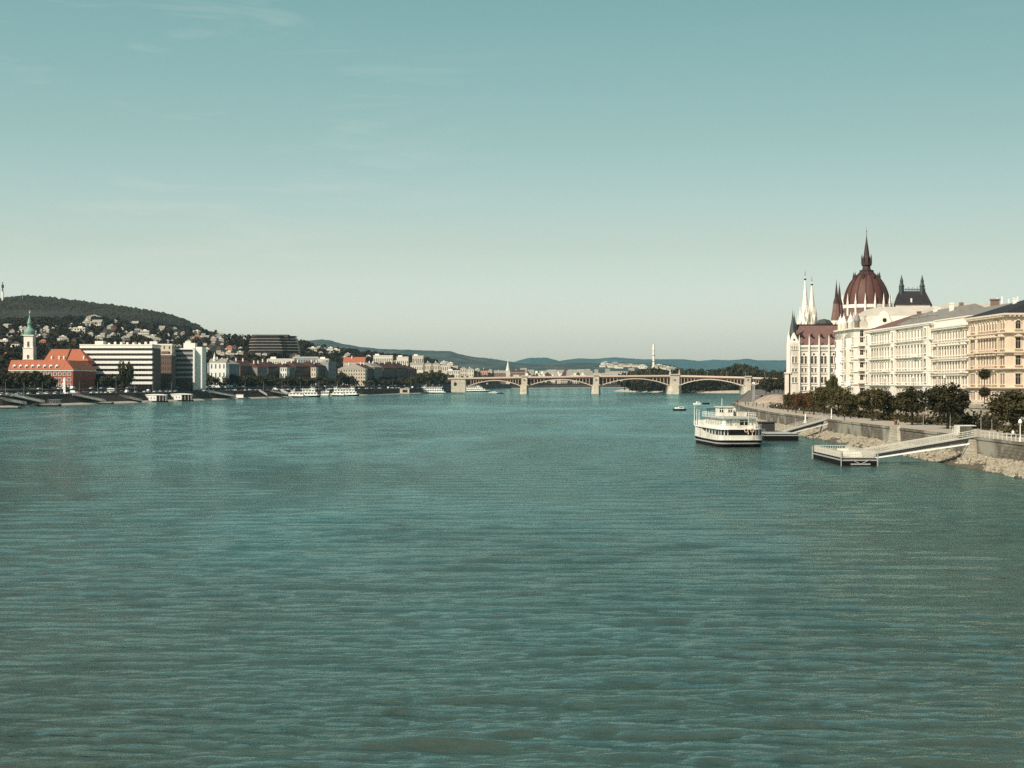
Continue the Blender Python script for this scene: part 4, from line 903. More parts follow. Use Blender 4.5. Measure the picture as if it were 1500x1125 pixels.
# ------------------------------------------------------------------ long arch bridge
YB = 1880.0
def by(px): return YB if px <= 988 else YB - (px - 988)*.42
DECK = [(600, 554.5), (680, 553), (768, 551.5), (873, 550), (988, 549.3), (1095, 552), (1160, 555), (1260, 557)]
br = thing('arch_bridge', 'long low arch bridge with stone piers crossing the river', 'bridge', (gx(873, YB), YB, 0))
PIERS = [681, 768, 873, 988, 1095, 1180]
steps = list(range(656, 1261, 10))
b = MB(); b.loft([[(gx(p, by(p)), by(p) + dy, gz(interp(DECK, p), by(p)) + dz) for dy, dz in ((-1.5, -1.9), (-1.5, .0), (-1.1, .05), (-1.1, -.9), (24, -.9), (24, 0), (24.5, 0), (24.5, -1.9))] for p in steps]); part('deck', b, mat('cream_painted_steel', (.54, .40, .31), .6, .08, .1), br)
b = MB(); b.loft([[(gx(p, by(p)), by(p) + dy, gz(interp(DECK, p), by(p)) + dz) for dy, dz in ((-.6, -3.4), (-.6, -1.92), (23, -1.92), (23, -3.4))] for p in steps]); part('girder', b, mat('brown_steel', (.12, .06, .045), .7, .1, .1), br)
steel = MATS['cream_painted_steel']
for a, c in zip(PIERS, PIERS[1:]):
    for dy in (0, 7.5, 15, 22):
        b = MB(); rg = []
        for i in range(21):
            t = i/20; p = lerp(a + 5, c - 5, t); zt = gz(interp(DECK, p), by(p)); zs = gz(565.5, by(p))
            z = zs + (zt - 4.2 - zs)*(1 - (2*t - 1)**2); th_ = 1.0
            rg.append([(gx(p, by(p)), by(p) + dy + e, z + f_) for e, f_ in ((-.5, -th_/2), (.5, -th_/2), (.5, th_/2), (-.5, th_/2))])
        b.loft(rg); ar = part('arch_rib', b, steel, br)
        if dy in (7.5, 15):
            wbm = MB(); wbm.loft([[(gx(p_, by(p_)), by(p_) + dy + e, zz_) for e, zz_ in ((-.1, rg[i_][0][2]), (.1, rg[i_][0][2]), (.1, gz(interp(DECK, p_), by(p_)) - 3.2), (-.1, gz(interp(DECK, p_), by(p_)) - 3.2))] for i_ in range(21) for p_ in (lerp(a + 5, c - 5, i_/20),)])
            part('spandrel_shade_sheet', wbm, MATS['brown_steel'], ar)  # added dark sheet: shadow among the inner ribs and girders
        b = MB()
        for i in (1, 2, 3, 4, 5, 15, 16, 17, 18, 19):
            x, y, z = rg[i][3]; p = lerp(a + 5, c - 5, i/20); b.box(x - .25, x + .25, y + .2, y + .7, z - .2, gz(interp(DECK, p), by(p)) - 3)
        part('spandrel_post', b, steel, ar)
for i, p in enumerate(PIERS[1:]):
    Y = by(p); w = 5.6 if p != 988 else 8.8; zt = gz(interp(DECK, p), Y); x = gx(p, Y)
    b = MB(); b.loft([[(x - w*1.0, Y - 5, -2), (x - w*.5, Y - 11, -2), (x + w*.5, Y - 11, -2), (x + w*1.0, Y - 5, -2), (x + w*1.0, Y + 30, -2), (x - w*1.0, Y + 30, -2)],
                      [(x - w*.85, Y - 5, 10.5), (x - w*.45, Y - 9, 10.5), (x + w*.45, Y - 9, 10.5), (x + w*.85, Y - 5, 10.5), (x + w*.85, Y + 30, 10.5), (x - w*.85, Y + 30, 10.5)]]); pr = part('pier', b, M['pierstone'], br)
    b = MB(); b.box(x - w*.62, x + w*.62, Y - 5, Y + 28, 10.5, zt - .2); b.box(x - w*.72, x + w*.72, Y - 6, Y - 4.4, zt - .2, zt + 1.2); b.box(x - w*.9, x + w*.9, Y - 7, Y + 29, 10.5, 11.4); part('pier_shaft', b, M['pierstone'], pr)
    if p == 988:
        for dx in (-w*.62, w*.62):
            b = MB(); b.lathe(x + dx, Y - 4, [(1.3, zt), (1.2, zt + 2.5), (.7, zt + 3), (.6, zt + 5.5), (.2, zt + 6.6)], 8); part('bridge_column', b, M['pierstone'], pr)
    b = MB(); b.loft([[(x + 1.3*math.cos(q), Y - 5.2 + e, 17 + 1.3*math.sin(q)) for q in [math.pi*k/4 for k in range(8)]] for e in (0, .3)]); part('carved_crest', b, M['redbrown'], pr)
ab0, ab1 = gx(661, YB), gx(682, YB)
b = MB(); b.box(ab0, ab1, YB - 3, YB + 28, 2, 19.8); b.box(ab0 - .8, ab1 + .8, YB - 3.8, YB + 28.5, 18, 18.8); part('abutment', b, M['pierstone'], br)
b = MB(); b.loft([[(ab0 + 5 + 2*math.cos(q), YB - 3.1 + e, 12 + 2.4*math.sin(q)) for q in [math.pi*k/6 for k in range(12)]] for e in (0, .05)]); part('arched_opening', b, M['glass'], br)
for px in range(700, 1150, 28):
    Y = by(px); z = gz(interp(DECK, px), Y)
    o = thing('bridge_lamp', 'thin lamp post standing along the bridge parapet', 'lamp post', (gx(px, Y), Y - .5, z), 'lamp posts on the bridge')
    b = MB(); x = gx(px, Y); b.tube((x, Y - .5, z), (x, Y - .5, z + 4.5), .16, 5, .1); b.lathe(x, Y - .5, [(.1, z + 4.4), (.4, z + 4.8), (.3, z + 5.3), (.05, z + 5.6)], 6); part('pole', b, M['metal'], o)

# ------------------------------------------------------------------ island with beach and wood
def isl(s, z): return [(gx(1105, 2250) + s*(190 + 14*math.sin(3*a))*math.cos(a), 2330 + s*(360 + 20*math.cos(2*a))*math.sin(a), z) for a in [2*math.pi*i/36 for i in range(36)]]
b = MB(); b.loft([isl(1.03, -1), isl(1.0, .2), isl(.95, 2.6), isl(.9, 3.4)]); struct('island', b, M['beach'], smooth=True)
ITOP = [(915, 546), (935, 540), (960, 538), (985, 541), (1010, 541), (1040, 544), (1062, 541), (1078, 535), (1092, 534), (1110, 541), (1125, 546), (1150, 544), (1175, 544)]
r = random.Random(21); cnt = 0
for row, Y in enumerate((2060, 2110, 2190)):
    px = 928 - row*6 if row else 940
    while px < 1165:
        top = interp(ITOP, px) - (4 if px > 1000 else 1) + r.uniform(-1.5, 2) + (6 if row == 0 else 0); h = gz(top, Y) - 3.2
        tree('dark tree in the wood on the river island beyond the bridge', gx(px, Y), Y + r.uniform(-20, 20), 3.2, h, min(h*.42, 12)*r.uniform(.85, 1.1), 'leafC', group='trees on the river island', name='island_tree', low=.05); px += r.uniform(8, 12)
r2 = random.Random(66); b = MB()
for i in range(9000):
    px = r2.uniform(925, 1170); Y = 2035 + r2.uniform(0, 90); hh = 4 + 3*math.sin(px*.13) + 2*math.sin(px*.41); q = Vector((gx(px, Y), Y, 3.2 + max(2.5, hh + 4)*r2.random()))
    n_ = Vector((r2.gauss(0, 1), r2.gauss(-.3, 1), r2.gauss(.3, 1))).normalized(); u = n_.orthogonal().normalized(); w_ = n_.cross(u); z_ = r2.uniform(1.0, 2.2)
    b.face(*[tuple(q + u*a*z_ + w_*c*z_*.7) for a, c in ((-1, 0), (0, -1), (1, 0), (0, 1))])
struct('island_undergrowth', b, M['forest'], kind='stuff')
# trees along the Pest bank beyond the bridge
for i in range(16):
    Y = 1250 + i*45; px = 1120 + 6*(i % 5)
    x = max(gx(px + 2, Y), bx(Y) + 12); h = 13 + 3*r.random()
    tree('dark tree on the right bank between the parliament and the bridge', x, Y, 4.8, h, h*.42, 'leafC', group='trees on the far right bank', name='bank_tree', low=.08)

# lattice chimney tower beyond the island
Y = 3000; x = gx(957.5, Y)
t = thing('chimney_tower', 'tall white chimney tower rising behind the island wood', 'chimney', (x, Y, 2))
b = MB(); b.lathe(x, Y, [(3.6, 0), (2.4, 40), (2.1, gz(513, Y))], 12); part('shaft', b, M['trimw'], t)
b = MB(); b.lathe(x, Y, [(2.5, gz(513, Y)), (2.4, gz(510, Y)), (2.0, gz(509.5, Y)), (1.8, gz(504, Y))], 12); part('cap', b, M['trimw'], t)
for z in (gz(530, Y), gz(521, Y)):
    b = MB(); b.lathe(x, Y, [(2.3, z), (3.0, z + .4), (3.0, z + 1.2), (2.3, z + 1.3)], 12); part('platform', b, M['metal'], t)

# ================================================================== BUDA (left)
def block(name, label, px0, px1, Y, top, depth, wallm, roof=('flat', 'greymetal', 1.2), floors=4, nw=5, ww=1.3, base=None, cat='building', group=None, side=True, trim='whitepaint', win_h=.5, gm='glass'):
    x0, x1 = gx(px0, Y), gx(px1, Y); z1 = gz(top, Y); z0 = 9.6 if base is None else base
    t = thing(name, label, cat, (x0, Y, z0), group)
    b = MB(); b.box(x0, x1, Y, Y + depth, z0 - 3, z1); part('wall', b, M[wallm], t)
    k, rm, rh = roof; b = MB()
    if k == 'flat':
        b.box(x0 - .3, x1 + .3, Y - .3, Y + depth + .3, z1, z1 + rh*.35); b.box(x0 + 2, min(x1 - 1, x0 + 8), Y + 4, Y + 9, z1 + rh*.35, z1 + rh*.35 + 2.2)
    elif k == 'hip': b.hip(x0, x1, Y, Y + depth, z1, rh, .6)
    elif k == 'gx': b.gable(x0, x1, Y, Y + depth, z1, rh, .6, 'x')
    else: b.gable(x0, x1, Y, Y + depth, z1, rh, .6, 'y')
    rf = part('roof', b, M[rm], t)
    if k != 'flat':
        b = MB(); xc = lerp(x0, x1, .35); b.box(xc, xc + 1.1, Y + depth*.35, Y + depth*.35 + 1.1, z1 + rh*.4, z1 + rh + 1.6); part('chimney', b, M['trimw'], rf)
    b = MB(); b.box(x0 - .35, x1 + .35, Y - .35, Y + depth, z1 - .7, z1 - .02); part('cornice', b, M['trimw'], t)
    fh = (z1 - z0)/max(floors, 1)
    for f in range(floors):
        zz = round(z0 + f*fh + fh*.22, 2); h = round(fh*win_h, 2)
        for i in range(nw): win(t, 'S', (lerp(x0, x1, (i + .5)/nw), Y, zz), ww, h, None, wm=trim if trim != 'whitepaint' else 'frame', gm=gm)
        if side:
            ns = max(2, int(depth/4.2))
            for i in range(ns): win(t, 'E', (x1, Y + depth*(i + .5)/ns, zz), ww, h, None, gm=gm)
    return t
for k, c in dict(shade_brown=(.16, .10, .075), shade_grey=(.22, .20, .18), shade_rose=(.20, .11, .09), shade_dark=(.09, .065, .055), bluegrey=(.27, .28, .28), housewhite=(.68, .61, .50), housecream=(.60, .50, .38), housegrey=(.40, .39, .36), housepink=(.55, .30, .22)).items():  # shade_ plasters: street facades' shade darkened into the colour; villas share them
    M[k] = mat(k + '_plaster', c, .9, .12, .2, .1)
M['darkred'] = mat('dark_red_tile', (.075, .030, .022), .85, .25, .5)
M['greytile'] = mat('grey_tile', (.30, .27, .22), .85, .2, .5)

# convent: long orange-roofed wing, taller roof behind, shaded river side
Y = 1130.0; k = Y/F
cv = thing('convent', 'red convent with bright orange tiled roofs and white windows by the quay', 'convent', (gx(107, Y), Y, 9.8))
x0, x1 = gx(13, Y), gx(107, Y); ze = gz(541.5, Y)
b = MB(); b.box(x0, x1, Y, Y + 14, 7, ze); b.box(x1 - 14, x1, Y + 14, Y + 62, 7, ze); part('wall', b, M['redbrick'], cv)
b = MB(); b.box(x0 - .3, x1 + .4, Y - .4, Y + 13.9, ze - .9, ze - .05); b.box(x1 - 13, x1 + .4, Y + 14, Y + 62.2, ze - .9, ze - .05); part('cornice', b, M['whitepaint'], cv)
zr = gz(527.5, Y + 7)
b = MB(); b.loft([[(x0 - .6, Y - .7, ze), (x0 - .6, Y + 7, zr), (x0 - .6, Y + 14.7, ze)], [(x1 - 7, Y - .7, ze), (x1 - 7, Y + 7, zr), (x1 - 7, Y + 14.7, ze)]])
b.add([(x1 + .7, Y - .7, ze), (x1 + .7, Y + 14, ze), (x1 - 7.2, Y + 7, zr), (x1 - 7.2, Y - .7, ze), (x1 - 7.2, Y + 14, ze)], [(0, 1, 2), (3, 0, 2), (1, 4, 2)])
b.loft([[(x1 + .7, Y + 10, ze + .02), (x1 - 7, Y + 10, zr - .05), (x1 - 14.7, Y + 10, ze + .02)], [(x1 + .7, Y + 62.5, ze + .02), (x1 - 7, Y + 62.5, zr - .05), (x1 - 14.7, Y + 62.5, ze + .02)]])
part('roof', b, M['orange'], cv)
dm = MB(); dm.lathe(0, 0, [(1.35, 0), (1.35, 1.6), (1.0, 2.4), (.1, 2.9)], 10); dmesh = dm.mesh('dormer', M['whitepaint'], smooth=True)
dg = MB(); dg.box(-.55, .55, -1.42, -1.2, .5, 1.7); dgm = dg.mesh('window', M['glass'])
for i in range(8):
    d_ = link('dormer', dmesh, cv); O = ORG[cv.name]; d_.location = (gx(20.5 + 8.9*i, Y) - O[0], Y + 1.6 - O[1], ze + .9 - O[2]); link('window', dgm, d_)
for f, z in enumerate((11.4, 15.4, 19.6)):
    for i in range(13): win(cv, 'S', (x0 + 2.2 + 3.5*i, Y, z), 1.9, 2.3, 0, 'whitepaint', gm='glass', wm='whitepaint')
    for i in range(12): win(cv, 'E', (x1, Y + 3 + 5*i, z), 1.4, 2.0, None)
b = MB(); b.box(x1 - 7.6, x1 - 5.6, Y - 1.4, Y - .02, 9, 13); b.lathe(x1 - 6.6, Y - .8, [(1.2, 13), (1.1, 13.5), (.3, 14.5)], 8); part('porch', b, M['whitepaint'], cv)
# taller hall
YH = Y + 66
h0, h1 = gx(65, YH), gx(129, YH); zh = gz(528.5, YH); zt = gz(511.5, YH + 13)
hl = thing('convent_hall', 'big hall with steep orange roof standing behind the convent wing', 'building', (h0, YH, 9.8))
b = MB(); b.box(h0, h1, YH, YH + 26, 7, zh); part('wall', b, M['redbrick'], hl)
b = MB(); b.loft([[(h0 - .6, YH - .7, zh), (h1 + .6, YH - .7, zh), (h1 + .6, YH + 26.6, zh), (h0 - .6, YH + 26.6, zh)], [(gx(76, YH + 13), YH + 12, zt), (gx(118, YH + 13), YH + 12, zt), (gx(118, YH + 13), YH + 14, zt), (gx(76, YH + 13), YH + 14, zt)]])
part('roof', b, M['orange'], hl)
b = MB(); xm = gx(96.5, YH); b.loft([[(xm + k_, YH - .9, zh), (xm + k_, YH + 12, zh), (xm + k_, YH + 12, zt + .7), (xm + k_, YH + 11, zt + .7), (xm + k_, YH - .9, zh + .8)] for k_ in (0, .5)]); part('fire_wall', b, M['shade_brown'], hl)
for px in (74, 85, 92, 121):
    b = MB(); xx = gx(px, YH); b.box(xx, xx + .9, YH + 1, YH + 2, zh + .5, zh + 3.8); part('chimney', b, M['whitepaint'], hl)
sh = block('shaded_wing', 'dark low wing with red-brown roof in the shade right of the convent', 118, 146, 1215, 541, 26, 'shade_brown', ('hip', 'darkred', 9), 3, 5)  # the wing's shade is put into its dark wall and roof colours
# church
Y = 1230.0; cx = gx(43.5, Y); s = 4.1
ch = thing('church', 'white baroque church tower with green onion-domed copper spire behind the convent', 'church', (cx, Y, 9.8))
b = MB(); b.box(cx - s, cx + s, Y - s, Y + s, 7, gz(510, Y)); b.box(cx - s*.88, cx + s*.88, Y - s*.88, Y + s*.88, gz(510, Y), gz(491, Y)); tw = part('tower', b, M['white'], ch)
for y_ in (527, 510.5, 492):
    b = MB(); z = gz(y_, Y); b.box(cx - s - .3, cx + s + .3, Y - s - .3, Y + s + .3, z, z + .7); part('cornice', b, M['trimw'], ch)
for z, h in ((gz(526, Y), 3.4), (gz(508, Y), 4.2)):
    for f_, pos in (('S', (cx, Y - (s if z < gz(511, Y) else s*.88), z)), ('E', (cx + (s if z < gz(511, Y) else s*.88), Y, z))): win(ch, f_, pos, 1.7, h, 0, 'trimw', True)
zb = gz(491, Y)
b = MB(); b.lathe(cx, Y, [(4.1, zb), (4.5, zb + .6), (4.2, zb + 1.5), (4.7, zb + 2.4), (4.0, zb + 4.0), (2.2, zb + 5.6), (1.7, zb + 6.6), (1.7, zb + 8.6), (2.1, zb + 9.0), (1.5, zb + 11), (.9, zb + 13.5), (.25, zb + 16), (.1, zb + 17.5), (.1, zb + 19.4)], 12); part('spire', b, M['copper'], ch, True)
b = MB(); b.lathe(cx, Y, [(.4, zb + 17.4), (.5, zb + 17.9), (.3, zb + 18.4)], 8); b.box(cx - .7, cx + .7, Y - .1, Y + .1, zb + 19, zb + 19.3); part('cross', b, M['trimw'], ch)
b = MB(); b.box(cx - 3, cx + 24, Y + s, Y + 24, 7, 24); part('nave', b, M['housewhite'], ch)
b = MB(); b.gable(cx - 3, cx + 24, Y + s + .1, Y + 24, 24, 9, .5, 'x'); part('roof', b, M['darkred'], ch)
# white banded hotel
Y = 1212.0; x0, x1 = gx(117, Y), gx(223, Y); zt = gz(506, Y); D = 30.0
ho = thing('banded_hotel', 'long white hotel with horizontal bands of balconies and dark windows', 'hotel', (x0, Y, 9.8))
b = MB(); b.box(x0 + .6, x1 - .6, Y + .8, Y + D, 7, zt - .6); part('wall', b, M['glass'], ho)
nf = 8; fh = (zt - 11)/nf
for f in range(nf):
    z = 11 + fh*(f + 1)
    b = MB(); b.box(x0, x1, Y - .5, Y + .79, z - fh*.52, z); b.box(x1 - .59, x1, Y + .79, Y + D, z - fh*.42, z); part('balcony_band', b, M['whitepaint'], ho)
    b = MB()
    for i in range(22): xx = lerp(x0, x1, i/21.0); b.box(xx - .12, xx + .12, Y + .1, Y + .78, z - fh*1.0, z - fh*.53)
    part('mullion', b, M['shade_brown'], ho)
b = MB(); b.box(x0 - .2, x1 + .2, Y - .7, Y + D + .2, zt, zt + .9); part('roof', b, M['trimw'], ho)
b = MB(); b.box(gx(136, Y), gx(148, Y), Y + 6, Y + 16, zt + .9, zt + 3.6); part('roof_cabin', b, M['trimw'], ho)
for px in range(155, 222, 9):
    b = MB(); xx = gx(px, Y); b.box(xx, xx + 1.6, Y + 6, Y + 8, zt + .9, zt + 2.2 + (px % 5)*.2); part('roof_unit', b, M['trimw'], ho)
b = MB(); b.box(x1 - .58, x1 + .2, Y + 4, Y + D - 1, 10, zt - 2); part('end_wall', b, M['shade_brown'], ho)  # shade of the hotel's right end put into its dark colour
block('brown_annex', 'dark brown annex joined to the right end of the banded hotel', 231, 251, 1262, 519, 16, 'shade_brown', ('flat', 'shade_brown', 1), 6, 6, 1.2)
block('rose_tower', 'pale rose tower block rising behind the brown annex', 214, 252, 1285, 505, 12, 'housecream', ('flat', 'trimw', 2), 8, 5, 1.2)
# glass office block with white fin
Y = 1300.0; x0, x1 = gx(256, Y), gx(283, Y); zt = gz(512, Y)
of = thing('office_block', 'dark office block with grey-green bands and a tall white fin wall', 'office building', (x0, Y, 9.8))
b = MB(); b.box(x0, x1, Y + .5, Y + 18, 7, zt); part('wall', b, M['shade_dark'], of)
b = MB(); b.box(x0 - 3, x1 + .1, Y - .6, Y + 18.2, zt, zt + 1.1); part('roof', b, M['whitepaint'], of)
for f in range(6):
    z = zt - 2.2 - f*4.0; b = MB(); b.box(x0, x1 - .1, Y - .3, Y + .49, z - 1.9, z); part('spandrel_band', b, M['bluegrey'], of)
b = MB(); b.box(gx(283.2, Y), gx(285.6, Y), Y - 1.5, Y + 20, 7, zt + .2); b.box(gx(285.7, Y), gx(295, Y), Y + 3, Y + 20, 7, gz(508, Y)); part('fin_wall', b, M['whitepaint'], of)
b = MB(); b.box(gx(267, Y), gx(284, Y), Y + 5, Y + 14, zt + 1.1, zt + 5.6); b.box(gx(269, Y), gx(277, Y), Y + 6, Y + 12, zt + 5.6, zt + 7); part('roof_cabin', b, M['trimw'], of)
# white chapel and neighbours
Y = 1400.0
cp_ = block('chapel', 'small white chapel with pointed bell turret among dark quay trees', 307, 331, Y, 530, 16, 'whitepaint', ('gx', 'greytile', 3), 3, 4, 1.1)
b = MB(); xx = gx(313.5, Y); b.lathe(xx, Y + 2, [(1.2, gz(531, Y)), (1.2, gz(526, Y)), (1.5, gz(525.6, Y)), (.7, gz(522, Y)), (.05, gz(516, Y))], 8); part('bell_turret', b, M['whitepaint'], cp_)
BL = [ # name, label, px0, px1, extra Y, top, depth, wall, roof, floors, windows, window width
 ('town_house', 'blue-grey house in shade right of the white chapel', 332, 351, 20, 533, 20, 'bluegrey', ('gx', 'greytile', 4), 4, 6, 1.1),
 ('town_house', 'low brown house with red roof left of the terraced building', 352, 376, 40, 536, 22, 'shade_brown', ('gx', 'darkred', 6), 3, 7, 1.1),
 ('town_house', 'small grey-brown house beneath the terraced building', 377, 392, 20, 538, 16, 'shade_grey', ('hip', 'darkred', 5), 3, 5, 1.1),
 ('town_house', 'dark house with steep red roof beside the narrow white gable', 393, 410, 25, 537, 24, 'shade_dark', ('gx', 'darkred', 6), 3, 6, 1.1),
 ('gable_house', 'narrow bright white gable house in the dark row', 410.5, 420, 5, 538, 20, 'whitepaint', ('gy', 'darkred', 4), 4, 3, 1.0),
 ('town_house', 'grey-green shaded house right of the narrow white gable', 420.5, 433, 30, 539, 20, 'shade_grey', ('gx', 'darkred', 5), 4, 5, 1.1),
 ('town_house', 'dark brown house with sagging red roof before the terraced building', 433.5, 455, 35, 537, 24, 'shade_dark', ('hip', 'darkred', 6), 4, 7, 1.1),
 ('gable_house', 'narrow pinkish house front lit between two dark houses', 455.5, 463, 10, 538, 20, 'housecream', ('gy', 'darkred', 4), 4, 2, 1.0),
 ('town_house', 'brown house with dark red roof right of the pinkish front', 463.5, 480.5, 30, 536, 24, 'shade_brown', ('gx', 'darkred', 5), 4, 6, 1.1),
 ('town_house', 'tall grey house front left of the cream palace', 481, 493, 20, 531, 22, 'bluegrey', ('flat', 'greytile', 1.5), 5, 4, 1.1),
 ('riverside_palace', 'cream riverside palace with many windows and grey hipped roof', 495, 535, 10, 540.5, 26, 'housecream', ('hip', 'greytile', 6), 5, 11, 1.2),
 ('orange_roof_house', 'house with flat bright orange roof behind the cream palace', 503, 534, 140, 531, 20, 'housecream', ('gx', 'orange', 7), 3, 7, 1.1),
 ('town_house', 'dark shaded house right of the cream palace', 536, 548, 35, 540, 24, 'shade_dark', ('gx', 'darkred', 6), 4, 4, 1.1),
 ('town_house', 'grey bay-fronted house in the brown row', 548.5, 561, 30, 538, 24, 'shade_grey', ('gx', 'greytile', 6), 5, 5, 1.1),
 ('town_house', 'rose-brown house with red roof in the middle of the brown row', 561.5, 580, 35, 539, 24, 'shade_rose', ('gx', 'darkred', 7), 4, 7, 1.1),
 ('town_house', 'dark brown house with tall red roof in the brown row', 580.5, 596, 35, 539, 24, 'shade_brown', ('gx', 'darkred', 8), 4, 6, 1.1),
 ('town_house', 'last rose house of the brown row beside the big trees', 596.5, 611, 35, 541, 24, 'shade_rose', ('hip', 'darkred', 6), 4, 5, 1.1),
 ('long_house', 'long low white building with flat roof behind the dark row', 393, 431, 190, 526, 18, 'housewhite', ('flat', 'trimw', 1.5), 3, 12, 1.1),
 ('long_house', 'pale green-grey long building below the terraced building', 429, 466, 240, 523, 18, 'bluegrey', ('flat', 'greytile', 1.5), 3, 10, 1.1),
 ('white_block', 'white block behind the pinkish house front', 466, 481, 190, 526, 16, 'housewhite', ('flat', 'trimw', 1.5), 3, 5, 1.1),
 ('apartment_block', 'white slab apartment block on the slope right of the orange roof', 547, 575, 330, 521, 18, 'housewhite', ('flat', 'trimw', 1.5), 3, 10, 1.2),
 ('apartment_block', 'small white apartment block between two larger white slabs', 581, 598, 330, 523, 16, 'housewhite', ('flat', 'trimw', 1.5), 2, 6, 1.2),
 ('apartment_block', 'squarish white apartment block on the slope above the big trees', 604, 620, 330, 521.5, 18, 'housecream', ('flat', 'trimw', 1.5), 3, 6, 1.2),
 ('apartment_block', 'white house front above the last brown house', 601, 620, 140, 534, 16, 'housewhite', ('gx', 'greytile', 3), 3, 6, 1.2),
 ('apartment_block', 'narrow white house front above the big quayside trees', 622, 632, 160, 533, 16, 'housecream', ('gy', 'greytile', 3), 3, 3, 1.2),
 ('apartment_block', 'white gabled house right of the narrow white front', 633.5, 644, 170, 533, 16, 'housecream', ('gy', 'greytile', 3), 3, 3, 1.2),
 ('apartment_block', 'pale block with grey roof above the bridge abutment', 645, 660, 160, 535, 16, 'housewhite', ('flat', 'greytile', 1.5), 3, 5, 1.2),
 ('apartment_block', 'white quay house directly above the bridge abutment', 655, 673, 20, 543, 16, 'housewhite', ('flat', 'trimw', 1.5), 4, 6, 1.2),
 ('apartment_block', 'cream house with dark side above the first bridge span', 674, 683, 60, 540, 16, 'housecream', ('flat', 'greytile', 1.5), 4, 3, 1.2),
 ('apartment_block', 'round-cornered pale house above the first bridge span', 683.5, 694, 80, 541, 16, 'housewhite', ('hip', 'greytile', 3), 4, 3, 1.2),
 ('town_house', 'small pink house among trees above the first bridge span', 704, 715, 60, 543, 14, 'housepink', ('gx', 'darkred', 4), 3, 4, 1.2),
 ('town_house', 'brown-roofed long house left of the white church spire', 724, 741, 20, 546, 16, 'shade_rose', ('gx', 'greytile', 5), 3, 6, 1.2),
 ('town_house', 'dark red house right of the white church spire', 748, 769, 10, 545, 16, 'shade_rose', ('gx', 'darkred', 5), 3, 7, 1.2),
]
def rowhouse(name, label, px0, px1, ex, top, depth, wallm, roof, floors):
    Ya, Yb = street(px0) + ex, street(px1) + ex; A, B_ = Vector((gx(px0, Ya), Ya)), Vector((gx(px1, Yb), Yb)); d = B_ - A; Ln = d.length
    t = thing(name, label, 'building', (A.x, A.y, 9.6), 'town houses along the left quay', math.atan2(d.y, d.x), False); ORG[t.name] = (0, 0, 0)
    h = gz(top, (Ya + Yb)/2) - 9.6
    b = MB(); b.box(0, Ln, 0, depth, -3, h); part('wall', b, M[wallm], t)
    k, rm, rh = roof; b = MB()
    if k == 'hip': b.hip(0, Ln, 0, depth, h, rh, .6)
    elif k == 'flat': b.box(-.3, Ln + .3, -.3, depth + .3, h, h + .6); b.box(3, 8, 4, 9, h + .6, h + 2.6)
    else: b.gable(0, Ln, 0, depth, h, rh, .6, 'x')
    rf_ = part('roof', b, M[rm], t)
    for u in (.2, .62):
        b = MB(); b.box(Ln*u, Ln*u + 1.2, depth*.35, depth*.35 + 1, h + rh*.4, h + rh + 1.8); part('chimney', b, M['trimw'], rf_)
    b = MB(); b.box(-.3, Ln + .3, -.45, depth, h - .7, h - .02); part('cornice', b, M[wallm], t)
    fh = h/floors; n = min(18, max(3, int(Ln/3.4)))
    for f in range(floors):
        zz = round(f*fh + fh*.22, 2); wh_ = round(fh*.5, 2)
        for i in range(n): win(t, 'S', (Ln*(i + .5)/n, 0, zz), 1.3, wh_)
    return t
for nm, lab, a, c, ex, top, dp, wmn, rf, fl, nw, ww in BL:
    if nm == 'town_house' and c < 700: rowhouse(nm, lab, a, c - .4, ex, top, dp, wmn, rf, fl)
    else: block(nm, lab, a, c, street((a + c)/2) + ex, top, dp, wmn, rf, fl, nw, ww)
# distant white church spire
Y = street(744) - 40; x = gx(744, Y)
t = thing('spire_church', 'slender white pointed church spire beyond the bridge', 'church', (x, Y, 8))
b = MB(); b.box(x - 4.4, x + 4.4, Y - 4, Y + 4, 5, gz(543, Y)); b.box(x - 3, x + 25, Y + 4, Y + 20, 5, gz(549, Y)); part('tower', b, M['housecream'], t)
b = MB(); b.lathe(x, Y, [(5, gz(543, Y)), (3.2, gz(538, Y)), (1.1, gz(531, Y)), (.5, gz(527, Y)), (.1, gz(523, Y))], 8); part('spire', b, M['housewhite'], t)
# dark terraced building on the hilltop
Y = 2020.0; zb = gz(515, Y)
te = thing('terraced_building', 'dark terraced hilltop building with thin pale floor edges', 'building', (gx(398, Y), Y, zb))
for f in range(6):
    z = gz(512.5 - f*4.2, Y); ex = [0, 1.5, 3, 2, 1, 0][f]
    xa, xb = gx(364.5 + f*.6 - ex*.5, Y), gx(435.5 - f*1.1 + ex*.3, Y)
    pl = [(xa, Y + 8), (xa + 9, Y), (xb - 20, Y), (xb - 14, Y + 5), (xb, Y + 12), (xb, Y + 30), (xa, Y + 30)]
    b = MB(); b.prism(pl, z - 3.6, z - .8 if f < 5 else z - 1.2); part('storey', b, mat('bronze_glass', (.035, .022, .024), .4, .3, .3), te)
    b = MB(); b.prism([(xx + (-1 if xx < (xa+xb)/2 else 1), yy - 1.2) for xx, yy in pl], z - .8, z - .15); part('floor_edge', b, M['greytile'] if f < 5 else M['shade_dark'], te)
b = MB(); b.box(gx(368, Y), gx(421, Y), Y + 4, Y + 24, gz(491.5, Y) - 2, gz(490, Y)); part('roof', b, M['shade_dark'], te)
